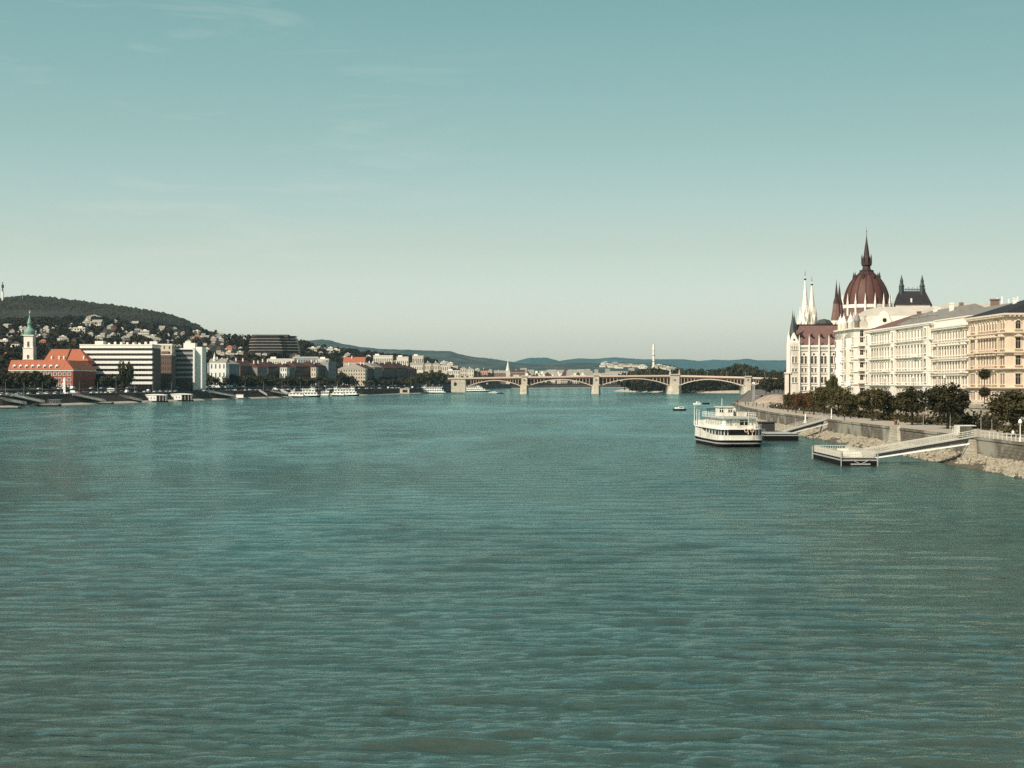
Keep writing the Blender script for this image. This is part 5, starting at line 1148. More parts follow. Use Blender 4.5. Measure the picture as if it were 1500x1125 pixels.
# television mast on the ridge
Y = 4150.0; x = gx(4, Y)
t = thing('television_mast', 'white and dark television mast standing on the left ridge', 'mast', (x, Y, gz(441, Y)))
b = MB(); b.lathe(x, Y, [(3.2, gz(446, Y)), (2.6, gz(427, Y))], 10); part('shaft', b, M['whitepaint'], t)
b = MB(); b.lathe(x, Y, [(2.8, gz(427, Y)), (1.6, gz(426, Y)), (1.6, gz(422, Y)), (3.4, gz(421, Y)), (3.4, gz(417.5, Y)), (1.2, gz(417, Y)), (1.0, gz(413, Y))], 10); part('antenna', b, M['darkmetal'], t)
t = thing('radio_mast', 'thin radio mast on the crest right of the television mast', 'mast', (gx(33, Y), Y, gz(437, Y)))
b = MB(); b.tube((gx(33, Y), Y, gz(438, Y)), (gx(33, Y), Y, gz(424, Y)), .7, 4, .3); part('pole', b, M['metal'], t)

# ------------------------------------------------------------------ hillside villas
def villa_meshes(seed, roofk):
    r = random.Random(seed); b = MB(); w, d, h = 1.0, .8, .62
    b.box(-w/2, w/2, 0, d, -.5, h)
    if r.random() < .6: b.box(-w*.5 - .32, -w*.5, .1, d*.8, -.5, h*.62)
    b.mi = 1
    for i in range(4):
        for zz in (.08, .36): b.box(-w*.40 + i*.24, -w*.40 + i*.24 + .13, -.015, .01, zz, zz + .15)
    for zz in (.08, .36):
        for i in range(2): b.box(w/2 - .01, w/2 + .015, .15 + i*.35, .3 + i*.35, zz, zz + .15)
    rb = MB()
    if roofk == 'flat': rb.box(-w/2 - .04, w/2 + .04, -.04, d + .04, h, h + .06); rb.box(-.2, .15, .3, .6, h + .06, h + .2)
    elif roofk == 'hip': rb.hip(-w/2, w/2, 0, d, h, .3, .05)
    else: rb.gable(-w/2, w/2, 0, d, h, .36, .05, 'x')
    return b, rb
VK = [('housewhite', 'flat', 'trimw', 'white flat-roofed villa'), ('housewhite', 'hip', 'darkred', 'white villa with dark red roof'), ('housecream', 'hip', 'greytile', 'cream villa with grey roof'),
      ('housewhite', 'gable', 'greytile', 'white house with grey gabled roof'), ('housepink', 'hip', 'orange', 'pinkish villa with orange roof'), ('housegrey', 'flat', 'greytile', 'grey flat-roofed villa'),
      ('shade_rose', 'hip', 'darkred', 'brown villa with dark red roof'), ('shade_grey', 'gable', 'greytile', 'dull grey house with gabled roof')]
VM = []
for i, (wm_, rk, rm, lab) in enumerate(VK):
    wb2, rb2 = villa_meshes(40 + i, rk); VM.append((wb2.mesh('villa', [M[wm_], M['glass']]), rb2.mesh('roof', M[rm]), lab))
HOUSES = [(2,468,8,0),(25,473,12,0),(8,482,11,3),(73,471,8,0),(83,474,9,0),(92,470,10,0),(68,482,8,0),(80,481,8,0),(55,481,9,5),(135,469,26,2),(127,474,10,0),(141,479,20,3),(116,488,24,0),(133,492,9,0),(187,477,9,0),(197,480,14,3),(172,493,10,5),(191,492,9,0),
 (92,499,14,0),(117,496,7,0),(145,499,14,0),(150,494,9,3),(63,507,15,4),(5,507,20,0),(22,511,18,1),(42,500,9,0),(8,522,9,4),(40,526,13,0),(212,492,17,0),(223,496,10,0),(228,481,5,0),(237,485,11,3),(255,486,12,5),(283,487,7,0),(289,490,12,0),(289,498,12,4),(303,497,8,3),(313,499,10,0),(325,500,8,0),(334,503,7,2),(346,499,8,0),(357,501,10,2),
 (336,513,11,4),(347,512,5,0),(320,520,9,3),(335,519,10,0),(352,521,12,0),(303,516,11,0),(366,520,9,2),(378,524,10,3),(388,521,8,0),(458,517,16,0),(474,514,9,0),(484,513,10,0),(492,519,16,0),(500,515,8,3),(470,521,10,2),(510,522,9,0),(531,520,8,1),(540,525,9,0),(560,531,9,2),(575,533,9,0),(590,531,8,3),(626,528,9,0),(640,530,8,2),(650,531,9,0),(660,536,10,0),(668,539,8,1),(700,544,8,0),(718,546,8,2),(12,493,9,2),(30,487,8,0),(50,490,8,3),(105,478,8,0),(160,482,9,2),(178,484,8,0),(205,486,8,1),(246,492,8,0),(268,491,9,2),(262,497,8,0),(232,502,12,5),(276,503,9,0),(300,506,8,1),(16,478,7,0),(40,475,7,2),(152,474,7,0),(164,471,8,5),(110,470,7,0),(178,473,7,0),(215,478,7,2),(245,479,7,0),(265,482,7,0)]
vl = []
rv = random.Random(91)
for i in range(70):
    px = rv.uniform(0, 360) if i < 52 else rv.uniform(440, 680); c_ = interp(CREST, px); HOUSES.append((round(px, 1), round(c_ + 2 + rv.random()*(26 if px < 360 else 14), 1), rv.choice([4, 5, 6, 7, 8]), rv.choices(range(6), (.5, .12, .16, .14, .02, .06))[0]))
for i in range(60):
    px = rv.uniform(0, 470); HOUSES.append((round(px, 1), round(interp(CREST, px) + 3 + rv.random()*34, 1), rv.choice([7, 8, 9, 11]), rv.choice([6, 6, 7, 2, 5])))
for px, py, w, kd in HOUSES:
    Y, z = on_hill(px, py); s = w/F*Y*.72
    wm_, rm_, lab = VM[kd]
    o = link('villa', wm_); o.location = (gx(px, Y), Y, z); hs_ = min(s, 12)/s; o.scale = (s, s*.9, s*max(hs_, .62)); o.rotation_euler[2] = R.uniform(-.25, .25)
    rr_ = link('roof', rm_, o)
    size = 'large ' if w >= 14 else 'tiny ' if w <= 7 else ''
    tag(o, f'{size}{lab} above {near(px)}', 'villa', 'villas scattered over the wooded hillside'); vl.append((px, Y, w))
# hillside trees: individuals near, the rest one mass
FT = []
for s in range(4):
    b = MB(); crown('t', 500 + s, 16, 16, .2, None, mb=b, base=.0); b.mi = 1; b.tube((0, 0, -1.3), (0, 0, -.3), .06, 4); FT.append(b.mesh('hillside_tree', [M['leafC'], M['bark']]))
r = random.Random(77); cand = []
while len(cand) < 5200:
    px = r.uniform(-30, 760); t = r.random()**.8; Y, z = hill(px, t)
    if px > 640 and t > .5: continue
    if any(abs(px - a) < 3 + w_*.55 and -105 < (Y - c) < 14 for a, c, w_ in vl): continue
    cand.append((px, Y, z))
cand.sort(key=lambda c: c[1])
mass = MB(); core = MB()
for i, (px, Y, z) in enumerate(cand):
    h = r.uniform(6.5, 12); x = gx(px, Y)
    if i % 9 == 0 and i < 2520:
        o = link('hillside_tree', FT[r.randrange(4)]); o.location = (x, Y, z + h*.5); o.scale = (h*.42, h*.42, h*.5); o.rotation_euler[2] = r.random()*6
        tag(o, 'dark leafy tree growing between the villas on the hillside', 'tree', 'trees on the villa hillside')
    else:
        a, c = h*r.uniform(.38, .55), h*.5
        for k in range(34):
            d = Vector((r.gauss(0, 1), r.gauss(0, 1), r.gauss(.15, 1))).normalized(); q = Vector((x + d.x*a, Y + d.y*a, z + c*.95 + d.z*c))
            n = (d + Vector((r.gauss(0, .5), r.gauss(0, .5), r.gauss(0, .5)))).normalized(); u = n.orthogonal().normalized(); w = n.cross(u); s = a*r.uniform(.3, .5)
            mass.face(*[tuple(q + u*e*s + w*f_*s*.75) for e, f_ in ((-1, 0), (0, -1), (1, 0), (0, 1))])
struct('hillside_wood', mass, M['forest'], kind='stuff')
# forest on the ridge
b = MB(); r = random.Random(8)
for i in range(15000):
    px = r.uniform(-40, 420); zc = gz(interp(NEARR, px), 4300); tt = r.random()**.95
    Y = 4300 - 1250*(1 - tt) ; s = tt; s = s*s*(3 - 2*s)*.4 + s*.6
    x = gx(px, 4300); z = (zc - 3)*s + 2
    a = r.uniform(5, 9); 
    b.add([(x + a*p[0]*r.uniform(.8, 1.2), Y + a*p[1], z + a*.9*p[2]*r.uniform(.8, 1.2)) for p in ICO], ICF)
struct('ridge_forest', b, M['forest'], kind='stuff')

# ------------------------------------------------------------------ quayside trees, cars, lamps on the left bank
BT = [(4, 546, 26), (22, 549, 20), (36, 543, 26), (53, 541, 24), (72, 549, 24), (155, 549, 18), (168, 546, 16), (182, 544, 20), (196, 545, 20), (208, 550, 16), (222, 549, 20), (236, 548, 20), (250, 550, 18), (263, 547, 20), (278, 550, 20), (292, 550, 22), (308, 549, 20), (324, 549, 22), (340, 547, 20), (354, 547, 22), (368, 548, 22), (382, 549, 20), (396, 550, 20), (410, 553, 16), (424, 549, 18), (438, 550, 20), (452, 551, 18), (468, 550, 20), (482, 552, 18), (500, 543, 16), (511, 548, 16), (519, 553, 12), (538, 555, 14), (550, 556, 14), (562, 555, 16), (576, 554, 16), (590, 552, 16), (602, 549, 18), (614, 544, 20), (628, 540, 22), (642, 541, 22), (655, 545, 18), (700, 545, 14), (710, 547, 12), (718, 546, 12)]
for px, top, w in BT:
    Y = street(px) - 45 + R.uniform(-12, 12)
    if px > 600: Y -= 60
    h = gz(top, Y) - 9.6; leaf = R.choice(['leafC', 'leafC', 'leafA'])
    tree(f'dark leafy quayside tree in front of {near(px)}', gx(px, Y), Y, 9.5, h, w/F*Y/2*1.12, leaf, group='trees along the left quay', name='quayside_tree', low=.06)
tree('tall slim poplar before the right end of the banded hotel', gx(179, 1190), 1190, 9.6, gz(524, 1190) - 9.6, 3.4, 'leafC', name='poplar_tree', low=.03)
tree('second slim poplar before the banded hotel', gx(190, 1192), 1192, 9.6, gz(528, 1192) - 9.6, 3.2, 'leafC', name='poplar_tree', low=.03)
def car_mesh(col, van=False):
    b = MB(); h = 2.1 if van else 1.42
    b.loft([[(x, y, z) for x in (-.86, .86) for y in ()] or [(-.86, -2.15, z), (.86, -2.15, z), (.86, 2.15, z), (-.86, 2.15, z)] for z in (.35, .82)])
    if van: b.loft([[(-.84, -2.1, .82), (.84, -2.1, .82), (.84, 1.7, .82), (-.84, 1.7, .82)], [(-.78, -2.0, h), (.78, -2.0, h), (.78, 1.0, h), (-.78, 1.0, h)]])
    else:
        b.loft([[(-.68, -1.25, h), (.68, -1.25, h), (.68, .35, h), (-.68, .35, h)], [(-.64, -1.15, h + .05), (.64, -1.15, h + .05), (.64, .25, h + .05), (-.64, .25, h + .05)]])
        b.mi = 1; b.loft([[(-.82, -1.75, .82), (.82, -1.75, .82), (.82, 1.1, .82), (-.82, 1.1, .82)], [(-.68, -1.25, h), (.68, -1.25, h), (.68, .35, h), (-.68, .35, h)]], False, False)
    b.mi = 2
    for x in (-.8, .8):
        for y in (-1.35, 1.35): b.loft([[(x + e, y + .33*math.cos(a), .33 + .33*math.sin(a)) for a in [math.pi*k/4 for k in range(8)]] for e in (-.1, .1)])
    return b.mesh('parked_car', [col, M['glass'], M['blackpaint']])
CARC = [('white', mat('car_white', (.75, .73, .68), .3, .03, 1)), ('silver', mat('car_silver', (.42, .41, .40), .3, .03, 1)), ('black', mat('car_black', (.015, .014, .015), .25, .03, 1)), ('red', mat('car_red', (.30, .03, .025), .3, .03, 1)), ('blue', mat('car_blue', (.04, .07, .14), .3, .03, 1))]
CARM = [car_mesh(m_) for _, m_ in CARC]; VANM = car_mesh(CARC[0][1], True)
r = random.Random(31); px = -6.0
while px < 655:
    for off, z, pr in ((38, 6.93, .6), (66, 6.95, .5), (104, 9.66, .55)):
        if r.random() > pr: continue
        p = px + r.uniform(-2.5, 2.5); Y = wy(p) + off; k = r.choices(range(5), (.5, .2, .18, .07, .05))[0]; van = r.random() < .08
        Y2 = wy(p + 4) + off; ang = math.atan2(Y2 - Y, gx(p + 4, Y2) - gx(p, Y)) - math.pi/2 + (math.pi if r.random() < .5 else 0)
        o = link('parked_van' if van else 'parked_car', VANM if van else CARM[k]); o.location = (gx(p, Y), Y, z); o.rotation_euler[2] = ang + (math.pi/2 if off == 66 and r.random() < .6 else 0)
        lvl = {38: 'on the quay edge', 66: 'on the quay road', 104: 'on the upper street'}[off]
        tag(o, f'{"white van" if van else CARC[k][0] + " car"} {lvl} below {near(p)}', 'van' if van else 'car', 'vehicles along the left quay')
    px += 5.2 + 2*r.random()
# bus on the quay road
Y = wy(162) + 70
t = thing('city_bus', 'white bus standing on the quay road below the banded hotel', 'bus', (gx(162, Y), Y, 6.95))
x = gx(162, Y); b = MB(); b.box(x - 2.6, x + 2.6, Y, Y + 2.5, 7.4, 10.0); b.box(x - 2.4, x + 2.4, Y + .1, Y + 2.4, 10, 10.2); part('body', b, M['whitepaint'], t)
b = MB(); b.box(x - 2.5, x + 2.5, Y - .02, Y + 2.52, 8.6, 9.5); part('window', b, M['glass'], t)
for dx in (-1.6, 1.6):
    b = MB(); b.loft([[(x + dx + .48*math.cos(a), Y + e, 7.42 + .48*math.sin(a)) for a in [math.pi*k/5 for k in range(10)]] for e in (-.03, .4)]); part('wheel', b, M['blackpaint'], t)
for px in range(8, 640, 27):
    Y = wy(px) + 30; tag(post('quay_lamp', 'tall thin lamp post on the left quay', gx(px, Y), Y, 6.93, 8.0, 'metal', False, rad=.09), f'thin grey lamp post on the quay below {near(px)}', 'lamp post', 'lamp posts along the left quay')
# monument post in front of convent
Y = wy(94) + 60; x = gx(94.5, Y)
b = MB(); b.box(x - 1.2, x + 1.2, Y - 1.2, Y + 1.2, 6.9, 8); b.box(x - .7, x + .7, Y - .7, Y + .7, 8, 15.5); b.lathe(x, Y, [(.9, 15.5), (.8, 16.4), (.2, 17.5)], 6); solo('stone_monument', b, M['whitepaint'], 'white stone monument pillar before the convent corner', 'monument', (x, Y, 6.9))

# ------------------------------------------------------------------ boats and landings on the left bank
def lbank(px, out=8.0):   # point just off the left waterline
    Y = wy(px) - out; return gx(px, Y), Y
def ldir(px):
    a = Vector((gx(px - 5, wy(px - 5)), wy(px - 5))); c = Vector((gx(px + 5, wy(px + 5)), wy(px + 5))); d = c - a; return math.atan2(d.y, d.x) - math.pi/2
def houseboat(label, px0, px1, out):
    Y = wy((px0 + px1)/2) - out; x = gx(px0, Y); W = gx(px1, Y) - x
    t = thing('houseboat', label, 'houseboat', (x, Y, 0), 'white houseboats moored at the left quay', world=False); ORG[t.name] = (0, 0, 0)
    b = MB(); b.loft([[(.4, .3, -.5), (W - .4, .3, -.5), (W - .4, 6.7, -.5), (.4, 6.7, -.5)], [(0, 0, .9), (W, 0, .9), (W, 7, .9), (0, 7, .9)]]); part('hull', b, M['blackpaint'], t)
    b = MB(); b.box(.5, W*.55, .6, 6.4, .91, 5.2); cb = part('cabin', b, M['whitepaint'], t)
    b = MB(); b.loft([[(W*.5*0 + .2 + (W - .5)*u, y, 5.21 + .7*math.sin(math.pi*u)**.6) for u in [k/8 for k in range(9)]] + [(W - .3, y, 5.0), (.2, y, 5.0)] for y in (.3, 6.7)]); part('roof', b, M['whitepaint'], t)
    b = MB(); b.box(W*.55, W - .6, 1.4, 6.3, .91, 4.98); part('recess_shade_block', b, M['glass'], t)  # dark block painted in for the shade of the open recess
    b = MB()
    for u in (.56, .7, .84, .96): b.box(W*u - .1, W*u + .1, .7, .9, .91, 5.0)
    part('post', b, M['whitepaint'], t)
    for u in (.2, .34, .46): lwin(cb, 'S', (W*u, .58, 2.4), .8, 1.2)
houseboat('left white houseboat with rounded roof before the banded hotel', 209.5, 244, 4); houseboat('right white houseboat with rounded roof before the office block', 246.5, 281, 4)
def lpont(label, px0, px1, out, m='blackpaint', deck='dirtywhite', z=1.4, rails=False):
    Y = wy((px0+px1)/2) - out; x = gx(px0, Y); return pontoon('quay_pontoon', label, (x, Y, 0), gx(px1, Y) - x, 7, z, m, deck, rails, 'pontoons at the left quay')
lp = lpont('long black pontoon with arched frame at the left edge of the river', 38, 85, 6)
b = MB()
for i in range(9): b.box(13 + i*.9, 13.12 + i*.9, 1, 1.12, 1.5, 4.0 - .03*(i-4)**2); b.box(13 + i*.9, 13.12 + i*.9, 6, 6.12, 1.5, 4.0 - .03*(i-4)**2)
b.box(13, 20.5, 1, 6.1, 3.95, 4.1); part('shelter', b, M['metal'], lp)
lpont('white-decked pontoon at the foot of the gangway below the convent', 130, 163, 2, z=1.2); lpont('small white pontoon with box cabin below the white chapel', 342, 360, 2, z=1.2); lpont('low pontoon at the far left edge of the river', -30, 26, 8, z=1.0)
b = MB(); pq = bpy.data.objects['quay_pontoon.002']; b.box(2, 8, 1, 5, 1.3, 3.9); b.box(1.7, 8.3, .7, 5.3, 3.9, 4.1); ORG[pq.name] = (0, 0, 0); part('cabin', b, M['whitepaint'], pq)
def lgang(label, pa_, pb_, ya, yb):
    Ya, Yb = wy(pa_) + 22, wy(pb_) + 2
    gangway('quay_gangway', label, (gx(pb_, Yb), Yb, gz(yb, Yb)), (gx(pa_, Ya), Ya, gz(ya, Ya)), 3.0, 'gangways on the left quay', 'whitepaint', 1.5)
lgang('wide white gangway sloping down at the left edge of the river', 14, 62, 579.5, 590); lgang('white gangway sloping down below the convent corner', 104, 152, 578.5, 588.5); lgang('thin gangway sloping down to the left houseboat', 173, 206, 581, 587.5)
lgang('white gangway sloping down below the white chapel', 305, 344, 574.5, 581.5); lgang('thin gangway at the extreme left edge', -18, 36, 583, 592)
for lab, a, c, ya, yb in (('thin white gangway below the terraced building, left one', 379, 391, 572.5, 579.5), ('long thin gangway left of the first moored yachts', 395, 418, 573.5, 578), ('short gangway behind the moored yachts', 411, 421, 572, 577)): lgang(lab, a, c, ya, yb)
def cruiser(label, px0, px1, out, tiers=2, dark='blackpaint', rot=None, B=8.0, kind='passenger_ship', flip=False, tint='whitepaint', extra=0):
    pm = (px0 + px1)/2; Y = wy(pm) - out; Ln = (px1 - px0)/F*Y
    t = thing(kind, label, 'ship', (gx(pm, Y), Y, 0), rot=(math.pi/2 if flip else -math.pi/2), world=False); ORG[t.name] = (0, 0, 0)
    sh_ = lambda y: .9*max(0, y/(Ln/2))**2
    pl = [(x, y - Ln/2) for x, y in plan(Ln, B, Ln*.06, Ln*.25, .75, 6)]
    b = MB(); b.loft([ring(pl, -.6, .88), ring(pl, 1.1, 1, 0, sh_)]); part('hull', b, M[dark], t)
    b = MB(); b.loft([ring(pl, 1.12, 1.01, 0, sh_), ring(pl, 2.0, 1.01, 0, sh_)]); part('bulwark', b, M[tint], t)
    for k in range(tiers):
        f0, f1 = -.44 + .05*k, .34 - .10*k; w = B*(.44 - .05*k); z = 2.0 + 2.7*k
        b = MB(); b.loft([[(-w, Ln*f0, z), (w, Ln*f0, z), (w, Ln*f1, z), (-w, Ln*f1, z)], [(-w, Ln*f0, z + 2.4), (w, Ln*f0, z + 2.4), (w, Ln*(f1 - .03), z + 2.4), (-w, Ln*(f1 - .03), z + 2.4)]]); c = part('cabin', b, M[tint], t)
        n = max(3, int(Ln*(f1 - f0)/3))
        for i in range(n):
            for s_, fc in ((-1, 'W'), (1, 'E')): lwin(c, fc, (s_*(w + .03), Ln*lerp(f0, f1 - .03, (i + .5)/n), z + .8), 2.0, 1.1)
        b = MB(); b.box(-w - .5, w + .5, Ln*f0 - .5, Ln*f1, z + 2.41, z + 2.65); part('deck', b, M['whitepaint'], t)
    z = 2.0 + 2.7*tiers
    b = MB(); b.box(-1.6, 1.6, Ln*.05, Ln*.05 + 3.2, z - .04, z + 2.1); b.box(-1.9, 1.9, Ln*.05 - .3, Ln*.05 + 3.5, z + 2.1, z + 2.25); wh = part('wheelhouse', b, M[tint], t)
    b = MB(); b.box(-1.65, 1.65, Ln*.05 + .4, Ln*.05 + 3.25, z + .9, z + 1.7); part('window', b, M['glass'], wh)
    b = MB(); lrail(b, [(-B*.38, -Ln*.4), (-B*.38, Ln*.16), (B*.38, Ln*.16), (B*.38, -Ln*.4)], z - .04, 1.0, rad=.06, closed=True); part('railing', b, M['whitepaint'], t)
    b = MB(); b.tube((0, Ln*.02, z), (0, Ln*.02, z + 5), .14, 5, .07); part('mast', b, M['whitepaint'], t)
    if extra:
        b = MB(); b.box(-B*.36, B*.36, -Ln*.36, -Ln*.02, z + 2.2, z + 2.4)
        for y in (-.35, -.2, -.04):
            for x in (-B*.34, B*.34): b.box(x - .08, x + .08, Ln*y, Ln*y + .16, z - .04, z + 2.2)
        part('awning', b, M['whitepaint'], t)
    return t
cruiser('long white passenger ship with two glazed decks left of the bridge', 599, 653, 16, 2, flip=True); cruiser('white passenger ship with awning beside the bridge abutment', 676, 718, 330, 2, extra=1)
cruiser('white moored yacht with wide glazed cabin, leftmost of the moored cluster', 419, 446, 3, 1, B=9, kind='moored_yacht', flip=True)
cruiser('dark-hulled two-deck yacht in the left cluster', 440, 470, 12, 2, B=7, kind='moored_yacht'); cruiser('white two-deck yacht at the left of the right cluster', 484, 505, 10, 2, B=7, kind='moored_yacht', flip=True)
cruiser('dark-hulled yacht with upper deck at the right of the right cluster', 500, 527, 16, 2, B=7, kind='moored_yacht'); cruiser('small blue-hulled covered boat between two yacht clusters', 470, 484, 6, 1, B=5, kind='moored_yacht', dark='bluegrey')
for px, lab in ((443.5, 'small white launch at the bow of the left yacht cluster'), (468.5, 'white launch between the yacht clusters'), (502.5, 'white launch at the bow of the right yacht cluster')):
    Y = wy(px) - 22; skiff('launch', lab, px, Y, 9, math.pi/2 + .5, 'whitepaint')
lpont('black pontoon moored at the stern of the long passenger ship', 654, 667, 50, z=2.0, rails=True)
Y = wy(585) + 6; x = gx(586, Y)
b = MB(); b.box(x, x + 11, Y - 2, Y + 5, 1, 6.6); b.box(x - .4, x + 11.4, Y - 2.4, Y + 5.4, 6.6, 7.1)
o = solo('quay_hut', b, M['housecream'], 'low pale ferry hut on the quay left of the passenger ship', 'hut', (x, Y, 1))
b = MB(); b.box(x + 3, x + 9, Y - 2.03, Y - 1.98, 2, 5.4); part('door', b, M['glass'], o)

# ------------------------------------------------------------------ far town beyond the bridge, houses on the far slope
TK = [('housewhite', 'flat', 'trimw', 'white flat-roofed building'), ('housecream', 'hip', 'darkred', 'cream building with dark red roof'), ('housegrey', 'gable', 'greytile', 'grey building with gabled roof'), ('shade_rose', 'hip', 'darkred', 'rose building with dark red roof')]
TM = []
for i, (wm_, rk, rm, lab) in enumerate(TK):
    wb2, rb2 = villa_meshes(80 + i, rk); TM.append((wb2.mesh('town_building', [M[wm_], M['glass']]), rb2.mesh('roof', M[rm]), lab))
r = random.Random(55)
px = 752.0
while px < 935:
    for row in range(2):
        p = px + r.uniform(-2, 2); Y = wy(p) + 190 + row*220 + r.uniform(-40, 40); s = r.uniform(9, 22); kd = r.choices(range(4), (.45, .15, .28, .12))[0]
        h = gz(549.5 - row*2.8 + r.uniform(-2.2, 2), Y) - 6
        o = link('town_building', TM[kd][0]); o.location = (gx(p, Y), Y, 6); o.scale = (s, s*.8, h/.75); o.rotation_euler[2] = r.uniform(-.2, .2); link('roof', TM[kd][1], o)
        tag(o, f'{TM[kd][2]} in the town seen over the bridge', 'building', 'far town buildings seen over the bridge')
    px += r.uniform(4.2, 6)
for i in range(46):
    px = r.uniform(876, 1000); py = interp([(876, 531.5), (900, 533), (930, 535), (965, 536), (1000, 541)], px) + r.uniform(0, 4.5); Y = 5350 - (py - 530)*18; s = r.uniform(9, 22); kd = r.choices(range(4), (.6, .25, .13, .02))[0]
    o = link('town_building', TM[kd][0]); o.location = (gx(px, Y), Y, gz(py, Y)); o.scale = (s, s*.7, s*.5); link('roof', TM[kd][1], o)
    tag(o, f'small {TM[kd][2]} on the distant green hill', 'building', 'houses on the distant green hill')
for i in range(34):
    px = r.uniform(640, 760) if i < 20 else r.uniform(560, 660); py = r.uniform(528, 543) if i < 20 else r.uniform(520, 530); Y = 5000; s = r.uniform(12, 22)
    o = None
# trees of the far town
for i in range(60):
    px = r.uniform(735, 930); Y = wy(px) + r.uniform(110, 420); h = r.uniform(10, 17)
    o = link('town_tree', FT[r.randrange(4)]); o.location = (gx(px, Y), Y, 5 + h*.5); o.scale = (h*.55, h*.55, h*.55); tag(o, 'dark tree among the town buildings seen over the bridge', 'tree', 'trees in the far town')
# cars along the right bank beyond the mound, and upper street
for px, Y, k, z, lab in ((1131, 930, 0, 9.05, 'white car on the street beyond the earth mound'), (1137, 900, 2, 9.05, 'black car on the street behind the earth mound'), (1140, 860, 0, 9.05, 'white car beside the parliament terrace'), (1108, 1050, 1, 9.05, 'silver car far along the right bank street'), (1116, 990, 2, 9.05, 'black car far along the right bank street')):
    x = max(gx(px, Y), bx(Y) + 6); o = link('parked_car', CARM[k]); o.location = (x, Y, 4.83); o.rotation_euler[2] = -.15; tag(o, lab, 'car', 'cars on the right bank street')
for i in range(7):
    Y = 700 + i*70; x = bx(Y) + 9; post('slim_pole', f'tall thin lamp pole along the right bank street beyond the bend', x, Y, 4.8, 9, 'metal', True, 'lamp post', 'lamp poles beyond the bend', rad=.12)

# ================================================================== haze, light, sky, camera
hz = bpy.data.materials.new('haze_air'); hz.use_nodes = True; nt = hz.node_tree; nt.nodes.remove(nt.nodes['Principled BSDF'])
pv = nt.nodes.new('ShaderNodeVolumePrincipled'); pv.inputs['Color'].default_value = (.40, .74, .84, 1); pv.inputs['Density'].default_value = HAZE if 'HAZE' in globals() else 2.6e-5; pv.inputs['Anisotropy'].default_value = 0.0
nt.links.new(pv.outputs[0], nt.nodes['Material Output'].inputs['Volume'])
b = MB(); b.box(-7000, 7000, -300, 13500, -3.0, 340); hb = struct('haze', b, hz, kind='stuff')

S = Vector((-.53, -.56, .64)).normalized()          # towards the sun: behind the camera on the left
sl = bpy.data.lights.new('sun', 'SUN'); sl.energy = 5.0; sl.angle = math.radians(.5); sl.color = (1, .90, .79)
so = bpy.data.objects.new('sun', sl); C.objects.link(so); so.rotation_euler = S.to_track_quat('Z', 'Y').to_euler(); so.location = (-200, -200, 300)

w = bpy.data.worlds.new('World'); bpy.context.scene.world = w; w.use_nodes = True
nt = w.node_tree; N = nt.nodes; L = nt.links; bg = N['Background']
sky = N.new('ShaderNodeTexSky'); sky.sky_type = 'NISHITA'; sky.sun_disc = False
sky.sun_elevation = math.asin(S.z); sky.sun_rotation = math.atan2(S.x, S.y); sky.air_density = 1.0; sky.dust_density = 1.2; sky.ozone_density = 1.0
tc = N.new('ShaderNodeTexCoord'); sx = N.new('ShaderNodeSeparateXYZ'); L.new(tc.outputs['Generated'], sx.inputs[0])
rp = N.new('ShaderNodeValToRGB'); L.new(sx.outputs[2], rp.inputs[0])
SKYR = [(0.0, (1.22, 1.16, 1.22)), (.028, (1.03, 1.0, 1.05)), (.085, (.88, .82, .70)), (.16, (.73, .80, .595)), (.24, (.655, .82, .572)), (.40, (.60, .92, .70)), (.62, (.32, .50, .42)), (1.0, (.17, .22, .19))]
while len(rp.color_ramp.elements) < len(SKYR): rp.color_ramp.elements.new(.5)
for e, (p, c) in zip(rp.color_ramp.elements, SKYR): e.position = p; e.color = (*c, 1)
mx = N.new('ShaderNodeMix'); mx.data_type = 'RGBA'; mx.blend_type = 'MULTIPLY'; mx.inputs[0].default_value = 1
hs = N.new('ShaderNodeMapRange'); L.new(sx.outputs[0], hs.inputs[0])
for i_, q_ in enumerate((-.34, .34, 1.12, .89)): hs.inputs[i_ + 1].default_value = q_
hv = N.new('ShaderNodeVectorMath'); hv.operation = 'SCALE'; L.new(sky.outputs[0], hv.inputs[0]); L.new(hs.outputs[0], hv.inputs['Scale'])
L.new(hv.outputs[0], mx.inputs[6]); L.new(rp.outputs[0], mx.inputs[7])
# thin cirrus streaks
mp = N.new('ShaderNodeMapping'); mp.inputs['Scale'].default_value = (3, 3, 22); mp.inputs['Rotation'].default_value = (0, .12, 0); L.new(tc.outputs['Generated'], mp.inputs['Vector'])
cn = N.new('ShaderNodeTexNoise'); cn.inputs['Scale'].default_value = 2.2; cn.inputs['Detail'].default_value = 6; cn.inputs['Roughness'].default_value = .6; cn.inputs['Distortion'].default_value = .6; L.new(mp.outputs[0], cn.inputs['Vector'])
cr = N.new('ShaderNodeMapRange'); cr.inputs[1].default_value = .53; cr.inputs[2].default_value = .80; cr.inputs[3].default_value = 0; cr.inputs[4].default_value = .34; L.new(cn.outputs[0], cr.inputs[0])
cx_ = N.new('ShaderNodeMix'); cx_.data_type = 'RGBA'; cm = N.new('ShaderNodeMapRange'); L.new(sx.outputs[0], cm.inputs[0])
for i_, q_ in enumerate((.0, -.16, .12, 1.0)): cm.inputs[i_ + 1].default_value = q_
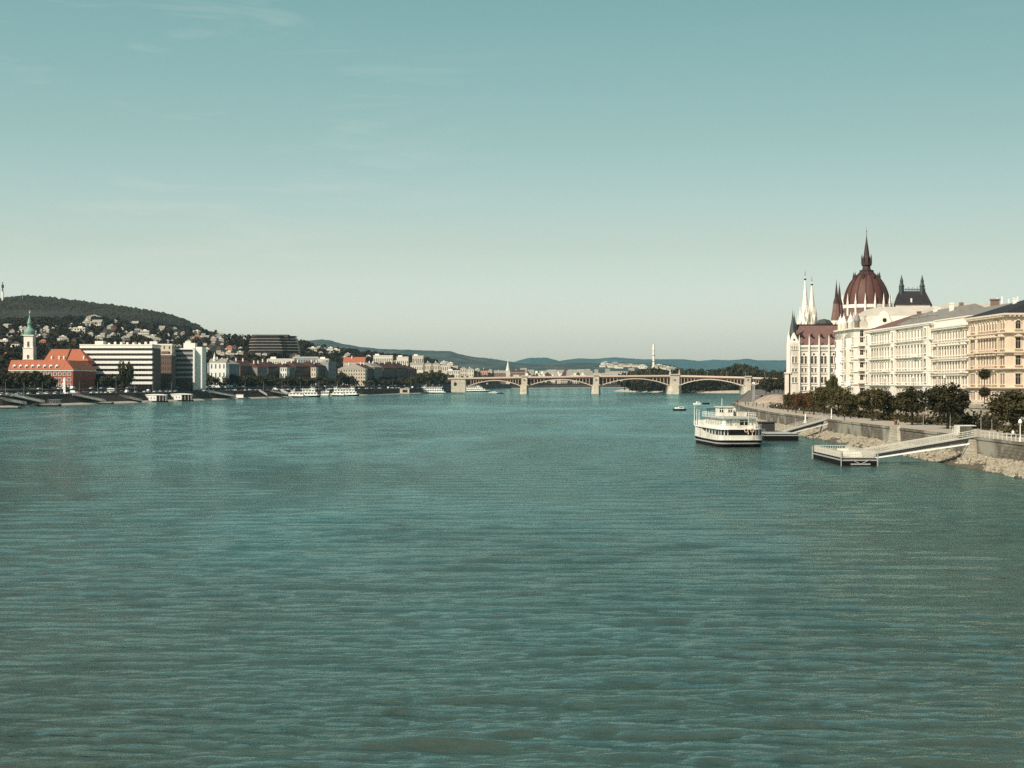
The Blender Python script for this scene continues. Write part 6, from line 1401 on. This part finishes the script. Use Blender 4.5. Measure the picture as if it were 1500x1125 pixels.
cf = N.new('ShaderNodeMath'); cf.operation = 'MULTIPLY'; L.new(cr.outputs[0], cf.inputs[0]); L.new(cm.outputs[0], cf.inputs[1])
L.new(cf.outputs[0], cx_.inputs[0]); L.new(mx.outputs[2], cx_.inputs[6]); cx_.inputs[7].default_value = (5.0, 5.2, 4.7, 1)
L.new(cx_.outputs[2], bg.inputs['Color']); bg.inputs['Strength'].default_value = .132

sc = bpy.context.scene
cam = bpy.data.cameras.new('camera'); co = bpy.data.objects.new('camera', cam); C.objects.link(co); sc.camera = co
cam.sensor_width = 36; cam.lens = 36*F/1500; cam.clip_start = .5; cam.clip_end = 60000
co.location = (0, 0, CAMZ); co.rotation_euler = (math.pi/2 - math.atan((562.5 - HY)/F), 0, 0)
sc.view_settings.view_transform = 'Standard'; sc.view_settings.look = 'None'; sc.view_settings.exposure = .18; sc.view_settings.gamma = 1
sc.cycles.max_bounces = 6; sc.cycles.sample_clamp_direct = 2.0; sc.cycles.sample_clamp_indirect = 4.0; sc.cycles.volume_bounces = 0; sc.cycles.use_denoising = False

# ------------------------------------------------------------------ labels: things of the same look are told apart by their place in the row
ORD = 'first second third fourth fifth sixth seventh eighth ninth tenth eleventh twelfth thirteenth fourteenth fifteenth sixteenth seventeenth eighteenth nineteenth twentieth'.split()
SHARE = {'dark leafy tree growing between the villas on the hillside', 'dark tree among the town buildings seen over the bridge', 'dark tree in the wood on the river island beyond the bridge'}
bylab = {}
for o in bpy.data.objects:
    if o.parent is None and o.get('label'): bylab.setdefault(o['label'], []).append(o)
for lab, os_ in bylab.items():
    if len(os_) < 2 or lab in SHARE: continue
    os_.sort(key=lambda o: o.location.x/max(o.location.y, 1))
    n = len(os_)
    for i, o in enumerate(os_):
        if n == 2: pre = ('left one: ', 'right one: ')[i]
        elif i == 0: pre = 'leftmost: '
        elif i == n - 1: pre = 'rightmost: '
        elif i < 20: pre = f'{ORD[i]} from left: '
        else: pre = f'{ORD[n - 1 - i] if n - 1 - i < 20 else ORD[19]} from right: '
        o['label'] = pre + lab
